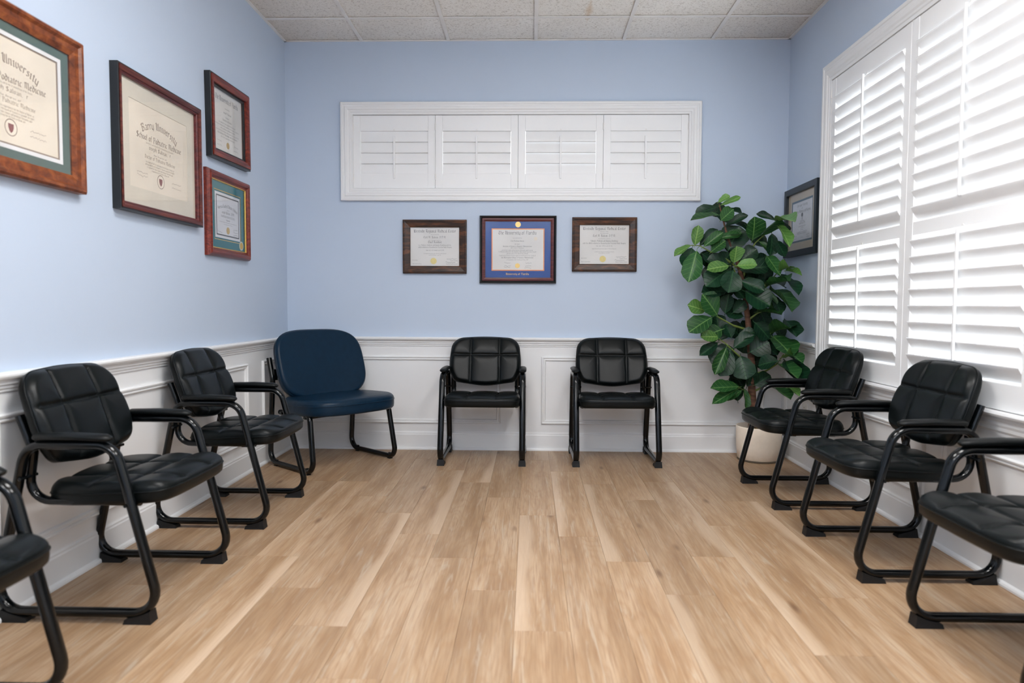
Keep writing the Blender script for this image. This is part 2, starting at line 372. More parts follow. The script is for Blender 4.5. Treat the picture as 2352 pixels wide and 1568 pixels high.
# picture-frame panel mouldings
moldp = [(0, 0), (0, .012), (.004, .016), (.011, .014), (.014, .009), (.022, .011), (.027, .008), (.030, .003), (.030, 0)]
RB, RL_, RR = (PI/2, 0, 0), (PI/2, 0, PI/2), (PI/2, 0, -PI/2)
def panel(wall, a0, a1, z0, z1):
    par = {'b': wb, 'l': wl, 'r': wr}[wall]; rot = {'b': RB, 'l': RL_, 'r': RR}[wall]
    loc = {'b': (0, -W8, 0), 'l': (XL+W8, 0, 0), 'r': (XR-W8, 0, 0)}[wall]
    if wall == 'r': a0, a1 = -a1, -a0
    rect_mold('panel_molding', a0, a1, z0, z1, moldp, 'white_trim', par, loc=loc, rot=rot)
panel('b', -1.60, -.206, .192, .672); panel('b', .086, 1.66, .192, .672)
panel('l', -.508, -.10, .192, .672); panel('l', -2.76, -.752, .192, .672); panel('l', -5.0, -3.01, .192, .672)
panel('r', -.375, -.09, .192, .672); panel('r', -1.80, -.64, .192, .478); panel('r', -3.30, -1.93, .192, .478); panel('r', -4.9, -3.43, .192, .478)

# ceiling: slab, tiles in a tee grid
ce = box('ceiling', XL-T, XR+T, YF-T, T, HC+.03, HC+.13, 'tee_white'); tag(ce, 'suspended ceiling of speckled acoustic tiles', 'ceiling', kind=S)
xs = [XL]+[GX+i*TILE for i in range(-1, 6) if XL < GX+i*TILE < XR]+[XR]
ys = [0.0]; y = -.388
while y > YF: ys.append(y); y -= TILE
ys.append(YF)
TB = .012
lights = set()
fix = [(2, 4), (4, 5), (1, 9), (3, 9)]       # 2x4 ft troffers: cell column, first cell row
for c_, r_ in fix: lights |= {(c_, r_), (c_, r_+1)}
tile_me = {}
for i in range(len(xs)-1):
    for j in range(len(ys)-1):
        if (i, j) in lights: continue
        x0, x1, y1, y0 = xs[i], xs[i+1], ys[j], ys[j+1]; wd, ln = x1-x0, y1-y0; key = (round(wd, 3), round(ln, 3))
        if wd < .03 or ln < .03: continue
        if key not in tile_me:
            g = .003; v = boxv(-wd/2+g, wd/2-g, -ln/2+g, ln/2-g, .007, .022)
            me = bpy.data.meshes.new('ceiling_tile'); me.from_pydata(v, [], BF); me.materials.append(MATS['ceiling_tile']); tile_me[key] = me
        link('ceiling_tile', tile_me[key], None, ce, ((x0+x1)/2, (y0+y1)/2, HC))
for x in xs[1:-1]: boxes('tee_bar', [(x-TB, x+TB, YF, 0, HC-.001, HC+.004), (x-.002, x+.002, YF, 0, HC+.004, HC+.03)], 'tee_white', ce)
for y in ys[1:-1]: boxes('tee_bar', [(XL, XR, y-TB, y+TB, HC-.0002, HC+.0038)], 'tee_white', ce)
for x in (XL, XR): box('wall_angle', min(x, x+(TB*1.6 if x < 0 else -TB*1.6)), max(x, x+(TB*1.6 if x < 0 else -TB*1.6)), YF, 0, HC-.0012, HC+.004, 'tee_white', ce)
box('wall_angle', XL, XR, -TB*1.4, 0, HC-.0012, HC+.004, 'tee_white', ce)
for k, (c_, r_) in enumerate(fix):
    x0, x1, y1, y0 = xs[c_], xs[c_+1], ys[r_], ys[r_+2]
    e = empty('ceiling_light', ((x0+x1)/2, (y0+y1)/2, HC)); wd, ln = (x1-x0)/2-.014, (y1-y0)/2-.014
    tag(e, ['recessed fluorescent ceiling light over the left half of the room', 'recessed fluorescent ceiling light over the right half of the room', 'recessed fluorescent ceiling light behind the viewer, left', 'recessed fluorescent ceiling light behind the viewer, right'][k], 'light', 'recessed ceiling lights')
    rect_mold('light_frame', -wd, wd, -ln, ln, [(0, .0), (.03, .0), (.03, .024), (0, .024)], 'tee_white', e)
    box('diffuser', -wd+.03, wd-.03, -ln+.03, ln-.03, .006, .012, 'lamp_diffuser', e)

# ------------------------------------------------------------------ windows and shutters
casep = [(0, -.002), (0, .026), (.004, .030), (.016, .030), (.020, .026), (.030, .026), (.034, .030), (.050, .028), (.058, .022), (.068, .022), (.072, .018), (.086, .018), (.086, -.002)]
def window(name, label, wall, a0, a1, z0, z1, cw, mull):
    rot = RB if wall == 'b' else RR; loc = (0, 0, 0) if wall == 'b' else (XR, 0, 0)
    if wall == 'r': a0, a1 = -a0, -a1
    root = empty(name); tag(root, label, 'window', kind=S)
    k = cw/.086
    rect_mold('casing', a0-cw, a1+cw, z0-cw if wall == 'b' else z0-.006, z1+cw, [(d*k, h) for d, h in casep] if wall == 'b' else [(d*k, h+.006) for d, h in casep], 'white_trim', root, loc=loc, rot=rot) if wall == 'b' else None
    if wall == 'r':
        # casing on top and sides, stool and apron below
        v, fc = [], []; n = len(casep)
        for d, h in casep:
            d = d*k; h = h+.006
            v += [(a0-cw+d, z0, h), (a0-cw+d, z1+cw-d, h), (a1+cw-d, z1+cw-d, h), (a1+cw-d, z0, h)]
        for i in range(n):
            j = (i+1) % n
            for q in range(3): fc.append((i*4+q, i*4+q+1, j*4+q+1, j*4+q))
        fc += [tuple(i*4 for i in range(n)), tuple(i*4+3 for i in range(n))]
        mk('casing', v, fc, 'white_trim', root, loc=loc, rot=rot)
        stool = [(0, -.095), (.010, -.095), (.010, -.085), (.018, -.075), (.018, -.062), (.022, -.052), (.022, -.040), (.030, -.032), (.030, -.022), (.046, -.018), (.050, -.009), (.046, 0), (0, 0)]
        extrude('apron', [(o_, z+z0) for o_, z in stool], (XR, -(a0-cw), 0), (XR, -(a1+cw), 0), (-1, 0, 0), 'white_trim', root)
    # jamb liner, glazing frame and panes
    rect_mold('jamb', a0, a1, z0, z1, [(.0007, .006), (.0007, -.138), (-.006, -.138), (-.006, .006)], 'white_trim', root, loc=loc, rot=rot)
    edges = [a0]+[a0+(a1-a0)*(i+1)/(mull) for i in range(mull)]
    for i in range(mull):
        rect_mold('sash', edges[i], edges[i+1], z0, z1, [(0, -.125), (0, -.09), (.035, -.09), (.035, -.125)], 'white_trim', root, loc=loc, rot=rot)
        box('pane', edges[i]+.03, edges[i+1]-.03, z0+.03, z1-.03, -.110, -.106, 'glass_clear', root, loc=loc, rot=rot)
    return root
window('window_1', 'wide high window with white casing on the back wall', 'b', BW[0], BW[1], BW[2], BW[3], .086, 2)
window('window_2', 'tall window with white casing on the right wall', 'r', RW[0], RW[1], RW[2], RW[3], .105, 3)

def louver_mesh(L, chord, th, key, cache={}):
    if key in cache: return cache[key]
    n = 12; v = []
    for x in (-L/2, L/2):
        for k in range(n):
            an = 2*PI*k/n; v.append((x, chord/2*math.cos(an), th/2*math.copysign(abs(math.sin(an))**.8, math.sin(an))))
    v += v[:]; fc = [(k, (k+1) % n, n+(k+1) % n, n+k) for k in range(n)]+[tuple(range(3*n-1, 2*n-1, -1)), tuple(range(3*n, 4*n))]
    me = bpy.data.meshes.new('louver'); me.from_pydata(v, [], fc); me.materials.append(MATS['white_shutter'])
    for p in me.polygons: p.use_smooth = len(p.vertices) == 4
    cache[key] = me; return me
def shutter(label, group, loc, rot, wd, z0, z1, secs, tilt, zc, hinge_left):
    """local x across, y up, z into the room; root at bottom centre; secs: (open z0, open z1, [louver centre z])"""
    e = empty('plantation_shutter', loc, rot); tag(e, label, 'shutter', group)
    st = .050; h = z1-z0; th0, th1 = zc-.014, zc+.014
    for s in (-1, 1):
        xa, xb = sorted((s*wd/2, s*(wd/2-st)))
        box('stile', xa, xb, 0, h, th0, th1, 'white_shutter', e, bev=.002)
    zz = [z0]+[q for s in secs for q in s[:2]]+[z1]
    for k in range(0, len(zz), 2):
        box('rail', -wd/2+st, wd/2-st, zz[k]-z0+(0 if k == 0 else .0), zz[k+1]-z0, th0+.001, th1-.002, 'white_shutter', e, bev=.0015)
    L = wd-2*st-.003
    for a_, b_, cs in secs:
        for c in cs: link('louver', louver_mesh(L, .089, .011, round(L, 3)), None, e, (0, c-z0, zc), ((PI/2-tilt) if tilt > 0 else -(PI/2+tilt), 0, 0))
        # tilt rod along the room-side edges
        ez = abs(.0445*math.sin(tilt)); ey = abs(.0445*math.cos(tilt)); up = 1 if tilt > 0 else -1
        r0, r1 = min(cs)+up*ez-z0, max(cs)+up*ez-z0
        if up < 0: r0, r1 = r0-.022, r1-.0+.03
        box('tilt_rod', -.006, .006, r0-.006, r1+.012, zc+ey+.003, zc+ey+.014, 'white_shutter', e, bev=.002)
        for c in cs: box('staple', -.0015, .0015, c+up*ez-z0-.002, c+up*ez-z0+.002, zc+ey-.004, zc+ey+.004, 'hinge_white', e)
    for k in range(2, len(zz), 2):      # little arched catch above each tilt rod
        yb = zz[k]-z0; n_ = 10
        v = [(.007*math.cos(PI*q/n_), yb+.004+.008*math.sin(PI*q/n_), zz_) for zz_ in (th1-.004, th1+.001) for q in range(n_+1)]
        mk('rod_catch', v, [tuple(range(n_+1)), tuple(range(2*n_+1, n_, -1))]+[(q, q+1, n_+2+q, n_+1+q) for q in range(n_)]+[(n_, 0, n_+1, 2*n_+1)], 'hinge_white', e)
    hx = -wd/2 if hinge_left else wd/2
    nh = 2 if h < .8 else 3
    for k in range(nh):
        yc = .05+.0+(h-.1)*k/(nh-1)+(.03 if k == 0 else -.03 if k == nh-1 else 0)
        v, fc = tube([(hx, yc-.022, th1+.002), (hx, yc+.022, th1+.002)], .004, n=8); mk('hinge', v, fc, 'hinge_white', e, smooth=False)
    return e
# back window: four small panels, slats shut
seam = [-1.256, -.674, -.090, .507, 1.099]
bl = ['small white louvered shutter panel at the left end of the high window', 'small white louvered shutter panel, second from the left in the high window',
      'small white louvered shutter panel with light leaking between its slats', 'small white louvered shutter panel at the right end of the high window']
for k in range(4):
    g = .0008; x0, x1 = seam[k]+g, seam[k+1]-g; tl = [-1.465, -1.455, -1.40, -1.45][k]
    cs = [1.963+.038+.0755*i for i in range(4)]
    shutter(bl[k], 'shutter panels of the high window', ((x0+x1)/2, 0, BW[2]+.003), RB, x1-x0, BW[2]+.003, BW[3]-.003, [(1.963, 2.261, cs)], tl, -.008, k in (0, 1))
    e = [o for o in COL.objects if o.name.startswith('plantation_shutter')][-1]
w1 = bpy.data.objects['window_1']
for k, x in enumerate(seam[1:-1]): box('seam_light_block', x-.018, x+.018, .0235, .031, BW[2], BW[3], 'white_shutter', w1)  # unseen strips added behind the panel seams to block light leaks
rect_mold('edge_light_block', BW[0], BW[1], BW[2], BW[3], [(0, -.024), (.016, -.024), (.016, -.034), (0, -.034)], 'white_trim', w1, rot=RB)  # unseen rim added behind the panels to keep light from leaking round them
rect_mold('edge_light_block', -RW[0], -RW[1], RW[2], RW[3], [(0, -.010), (.016, -.010), (.016, -.02), (0, -.02)], 'white_trim', bpy.data.objects['window_2'], loc=(XR, 0, 0), rot=RR)  # same added light-blocking rim behind the tall panels
# right window: tall panels, slats open upward to the room
rl = ['tall white louvered shutter panel next to the room corner', 'tall white louvered shutter panel nearer the viewer beside the armchairs', 'tall white louvered shutter panel beyond the edge of the view', 'tall white louvered shutter panel at the near end of the tall window']
tl = math.radians(54); ez = .0445*math.sin(tl)
lo = [.822+.075*i-ez for i in range(8)]; up = [1.500+.0752*i-ez for i in range(11)]
for k in range(4):
    y0 = -.740-k*.863; y1 = y0-.850
    shutter(rl[k], 'shutter panels of the tall window', (XR, (y0+y1)/2, RW[2]+.003), RR, .850, RW[2]+.003, RW[3]-.003, [(.752, 1.368, lo), (1.430, 2.262, up)], tl, .006, k % 2 == 0)
    if k < 3: box('mullion_post', XR-.018, XR+.03, y1-.0125, y1-.0005, RW[2], RW[3], 'white_shutter', bpy.data.objects['window_2'])

# ------------------------------------------------------------------ outlets
def outlet(label, loc, rot):
    e = empty('wall_outlet', loc, rot); tag(e, label, 'outlet', 'wall outlets')
    box('cover_plate', -.035, .035, 0, .115, 0, .006, 'plate_white', e, bev=.002)
    for z in (.030, .085):
        r_ = box('socket', -.016, .016, z-.014, z+.014, .006, .008, 'plate_white', e, bev=.003)
        boxes('slots', [(-.007, -.005, z-.004, z+.006, .008, .0085), (.005, .007, z-.004, z+.006, .008, .0085)], 'slot_dark', r_)
outlet('white wall outlet behind the armchair under the blue-matted certificate', (-.064, -W8, .296), RB)
outlet('white wall outlet by the potted fig on the right wall', (XR-W8, -.437, .30), RR)

# ------------------------------------------------------------------ black armchairs (local: front = -y, distance from wall t = -y)
def P(t, z, x=0): return (x, -t, z)
def resample(pts, n):
    P_ = [Vector(p) for p in pts]; P_.append(P_[0]); L = [0]
    for a_, b_ in zip(P_, P_[1:]): L.append(L[-1]+(b_-a_).length)
    out, k = [], 0
    for i in range(n):
        d = L[-1]*i/n
        while L[k+1] < d: k += 1
        t_ = (d-L[k])/max(1e-9, L[k+1]-L[k]); q = P_[k].lerp(P_[k+1], t_); out.append((q.x, q.y))
    return out
def outline_back():
    f_ = fillet([(-.229, .158, 0), (0, .174, 0), (.229, .158, 0), (.2455, -.01, 0), (.243, -.085, 0), (.212, -.152, 0), (0, -.182, 0), (-.212, -.152, 0), (-.243, -.085, 0), (-.2455, -.01, 0)],
                [.092, 1.2, .092, .5, .12, .05, .5, .05, .12, .5], closed=True, seg=8)
    return resample(f_, 192)
def cushion(outl, th, face, grooves, edge=.022, rings=34, backface=True, rim=True):
    """polar pillow: outline in (x,y), front surface in +z. face(x,y) extra height, grooves(x,y) depth"""
    n = len(outl); v, fc = [(0, 0, 0)], []
    rs = [1-(1-k/rings)**1.0 for k in range(1, rings+1)]
    rs = sorted(set([round((k/rings)**.75, 4) for k in range(1, rings)]+[.93, .95, .965, .978, .988, .995, 1.0]))
    R0 = sum(math.hypot(*p) for p in outl)/n
    def hz(x, y, r_):
        d = (1-r_)*R0; q = min(1, d/edge); h = th*(.62+.38*math.sqrt(max(0, 1-(1-q)**2)))
        if rim: h -= .003*math.exp(-((d-edge*1.25)/.0035)**2)
        fade = min(1, d/.02)
        return h+(face(x, y)-grooves(x, y)*1)*fade if r_ < 1 else th*.62
    v[0] = (0, 0, hz(0, 0, 0))
    for r_ in rs:
        for x, y in outl: v.append((x*r_, y*r_, hz(x*r_, y*r_, r_)))
    for k in range(n): fc.append((0, 1+k, 1+(k+1) % n))
    m = len(rs)
    for i in range(m-1):
        for k in range(n): fc.append((1+i*n+k, 1+(i+1)*n+k, 1+(i+1)*n+(k+1) % n, 1+i*n+(k+1) % n))
    last = 1+(m-1)*n
    for zz, sc in ((th*.30, 1.0), (th*.10, .993), (0, .965)):
        b = len(v)
        for x, y in outl: v.append((x*sc, y*sc, zz))
        for k in range(n): fc.append((last+k, b+k, b+(k+1) % n, last+(k+1) % n))
        last = b
    b = len(v); v.append((0, 0, 0))
    for k in range(n): fc.append((last+(k+1) % n, last+k, b))
    return v, fc
def gl(d, w_=.0042): return math.exp(-(d/w_)**2)
def pillow(ds, A, L): 
    d = min(ds); return A*(1-math.exp(-d/L))
def make_chair():
    e = empty('guest_armchair')
    # backrest: local plane tilted back
    ob = outline_back(); sx_ = .100; sz = .036
    face = lambda x, y: pillow([abs(x-sx_), abs(x+sx_), abs(y-sz)], .011, .022)
    gro = lambda x, y: .0075*max(gl(abs(x)-sx_, .005), gl(y-sz, .005))
    v, fc = cushion(ob, .050, face, gro, edge=.034, rim=False)
    tiltb = math.radians(19.0)
    # map local (x, y up, z out) to chair
    c0 = P(.086, .645)
    def bm_(p): 
        x, y, z = p; z = z*(1-.32*max(0, y/.17)**2)+.15*x*x
        return (x, c0[1]-z*math.cos(tiltb)+y*math.sin(tiltb)*1.0, c0[2]+y*math.cos(tiltb)+z*math.sin(tiltb))
    o = mk('backrest', [bm_(p) for p in v], fc, 'vinyl_black', e, smooth=True)
    # piping along the face edge of the backrest
    pl = [bm_((x*1.004, y*1.004, .050*.60)) for x, y in ob[::2]]
    v, fc = tube(pl, .0028, closed=True, n=6); mk('piping', v, fc, 'vinyl_black', o, smooth=True)
    # seat
    os_ = []
    for k in range(192):
        a_ = 2*PI*k/192; c, s = math.cos(a_), math.sin(a_); ex = 7.0
        rr = (abs(c)**ex+abs(s)**ex)**(-1/ex); x, y = c*rr, s*rr
        x *= (1-.09*max(0, y)**2)
        if y < 0: y *= 1+.03*(1-x*x)
        os_.append((x*.246, y*.212))
    gx, gy1, gy2 = .095, .045, -.075
    face = lambda x, y: pillow([abs(x-gx), abs(x+gx), abs(y-gy1), abs(y-gy2)], .010, .03)-.02*max(0, (-y-.13)/.08)**2
    def gro(x, y):
        tuft = sum(math.exp(-(((abs(x)-gx)**2+(y-g)**2)/.022**2)) for g in (gy1, gy2))
        return .0065*max(gl(abs(x)-gx), gl(y-gy1), gl(y-gy2))+.006*tuft
    v, fc = cushion(os_, .066, face, gro, edge=.022, rim=False)
    sl = math.radians(2.5)
    vs = [(x, -.336+y*math.cos(sl), .377+z-y*math.sin(sl)) for x, y, z in v]
    o = mk('seat', vs, fc, 'vinyl_black', e, smooth=True)
    pl = [(x*1.003, -.336+y*1.003, .377+.064*.60-y*math.sin(sl)) for x, y in os_[::2]]
    v, fc = tube(pl, .0028, closed=True, n=6); mk('piping', v, fc, 'vinyl_black', o, smooth=True)
    for s in (-1, 1):
        x = s*.264
        loop = fillet([P(.542, .030, x), P(.400, .580, x), P(.106, .580, x), P(-.012, .030, x)], [.070, .072, .072, .074], closed=True, seg=8)
        v, fc = tube(loop, .0195, .0150, lat=(1, 0, 0), closed=True, n=12); mk('side_frame', v, fc, 'metal_black', e, smooth=True)
        x = s*.2235
        br = fillet([P(.060, .668, x), P(.104, .548, x), P(.080, .385, x), P(.458, .385, x)], [0, .03, .075, 0], seg=8)
        v, fc = tube(br, .0175, .0130, lat=(1, 0, 0), n=12); mk('seat_bracket', v, fc, 'metal_black', e, smooth=True)
        # arm pad: rounded bar
        x = s*.262; pts = [P(.135, .603, x), P(.138, .604, x), P(.150, .606, x), P(.26, .608, x), P(.365, .604, x), P(.383, .601, x), P(.388, .600, x)]
        v, fc = tube(pts, .0265, .0135, lat=(1, 0, 0), n=14, radii=[.3, .65, .95, 1, .97, .65, .3]); mk('armrest_pad', v, fc, 'pad_black', e, smooth=True)
        for t0, t1, fr_ in ((.425, .516, 1), (.014, .105, -1)):
            zt = .036 if fr_ == 1 else .034
            tt = (t0, t1) if fr_ == 1 else (t1, t0)     # tt[1] is the tall outer end
            h = .0235
            v = [P(tt[0], 0, s*.264-h), P(tt[1], 0, s*.264-h), P(tt[1]-.005*fr_, .040, s*.264-h+.003), P(tt[1]-.030*fr_, .030, s*.264-h+.003), P(tt[0]+.003*fr_, .013, s*.264-h+.003)]
            v += [(2*s*.264-p[0], p[1], p[2]) for p in v]
            fc = [(0, 1, 2, 3, 4), (9, 8, 7, 6, 5)]+[(i, (i+1) % 5, 5+(i+1) % 5, 5+i) for i in range(5)]
            mk('foot_glide', v, fc, 'rubber_black', e)
        for t_, z_ in ((.098, .470), (.440, .387)):
            v, fc = tube([P(t_, z_, s*.205), P(t_, z_, s*.284)], .006, n=8); mk('bolt', v, fc, 'metal_black', e)
    for t_ in (.20, .40):
        box('crossbar', -.21, .21, -t_-.015, -t_+.015, .366, .378, 'metal_black', e, bev=.002)
    return e
ch0 = make_chair()
CH = [(( -.309, -.006, 0), 0, 'black tufted armchair on the back wall, left one of the pair under the diplomas'),
      ((.567, -.006, 0), 0, 'black tufted armchair on the back wall beside the potted fig, right one of the pair'),
      ((XL+.004, -1.535, 0), PI/2, 'black tufted armchair on the left wall next to the navy chair'),
      ((XL+.004, -2.490, 0), PI/2, 'black tufted armchair on the left wall, middle one, fully in view below the cream-matted diploma'),
      ((XL+.004, -3.470, 0), PI/2, 'black tufted armchair cut off by the lower left edge of the picture'),
      ((XR-.022, -1.130, 0), -PI/2, 'black tufted armchair on the right wall in front of the potted fig'),
      ((XR-.022, -2.062, 0), -PI/2, 'black tufted armchair on the right wall, middle one of three under the shutters'),
      ((XR-.022, -2.955, 0), -PI/2, 'black tufted armchair cut off by the right edge of the picture')]
for i, (loc, rz, lab) in enumerate(CH):
    o = ch0 if i == 0 else copy_tree(ch0)
    o.location = loc; o.rotation_euler = (0, 0, rz); tag(o, lab, 'chair', 'black tufted armchairs around the waiting room')

# ------------------------------------------------------------------ navy armless chair, turned into the room from the corner
nv = empty('wide_armless_chair', (-1.497, -.258, 0), (0, 0, math.atan2(-.643, .766)+PI/2))
tag(nv, 'wide navy blue armless chair on a black sled frame in the corner', 'chair')
def sup(n, ex, hx, hy, fy=None):
    out = []
    for k in range(n):
        a_ = 2*PI*k/n; c, s = math.cos(a_), math.sin(a_); rr = (abs(c)**ex+abs(s)**ex)**(-1/ex); x, y = c*rr, s*rr
        if fy: x, y = fy(x, y)
        out.append((x*hx, y*hy))
    return out
ob = sup(160, 3.9, .328, .226, lambda x, y: (x*(1-.04*max(0, y)**2-.03*max(0, -y)**2), y*(1+.05*(1-x*x))))
v, fc = cushion(ob, .062, rim=False, grooves=lambda x, y: 0, face=lambda x, y: .012*(1-(x/.33)**2)*(1-(y/.23)**2), edge=.02)
tb = math.radians(19)
def nb(p): x, y, z = p; z -= -.28*x*x; return (x, -.082-z*math.cos(tb)+y*math.sin(tb), .630+y*math.cos(tb)+z*math.sin(tb))
o = mk('backrest', [nb(p) for p in v], fc, 'vinyl_navy', nv, smooth=True)
v, fc = tube([nb((x*1.003, y*1.003, .062*.62)) for x, y in ob[::2]], .003, closed=True, n=6); mk('piping', v, fc, 'vinyl_navy', o, smooth=True)
ob = sup(160, 3.8, .330, .255, lambda x, y: (x*(1-.05*max(0, y)), y*(1+(.10*(1-x*x) if y < 0 else 0))))
v, fc = cushion(ob, .098, lambda x, y: .010*(1-(x/.31)**2)-.012*max(0, (-y-.1)/.15)**2, lambda x, y: 0, edge=.03)
o = mk('seat', [(x, -.335+y, .352+z-y*.03) for x, y, z in v], fc, 'vinyl_navy', nv, smooth=True)
v, fc = tube([(x*1.002, -.335+y*1.002, .352+.098*.62-y*.03) for x, y in ob[::2]], .003, closed=True, n=6); mk('piping', v, fc, 'vinyl_navy', o, smooth=True)
for s in (-1, 1):
    x = s*.315
    fr_ = fillet([P(.020, .690, x), P(.062, .560, x), P(.020, .019, x), P(.525, .019, x), P(.462, .368, s*.300), P(.10, .345, s*.285)], [0, .06, .075, .06, .05, 0], seg=8)
    v, fc = tube(fr_, .0175, .0165, lat=None, n=12); mk('sled_frame', v, fc, 'metal_black', nv, smooth=True)
    for t_ in (.10, .46):
        box('floor_glide', x-.012, x+.012, -t_-.014, -t_+.014, 0, .006, 'rubber_black', nv)
        box('glide_clip', x-.006, x+.006, -t_-.010, -t_+.010, .034, .041, 'rubber_black', nv)
    box('back_bracket', s*.30-.012, s*.30+.012, -.078, -.03, .55, .62, 'metal_black', nv, bev=.002)
for t_ in (.14, .42): box('crossbar', -.31, .31, -t_-.014, -t_+.014, .334, .353, 'metal_black', nv, bev=.003)

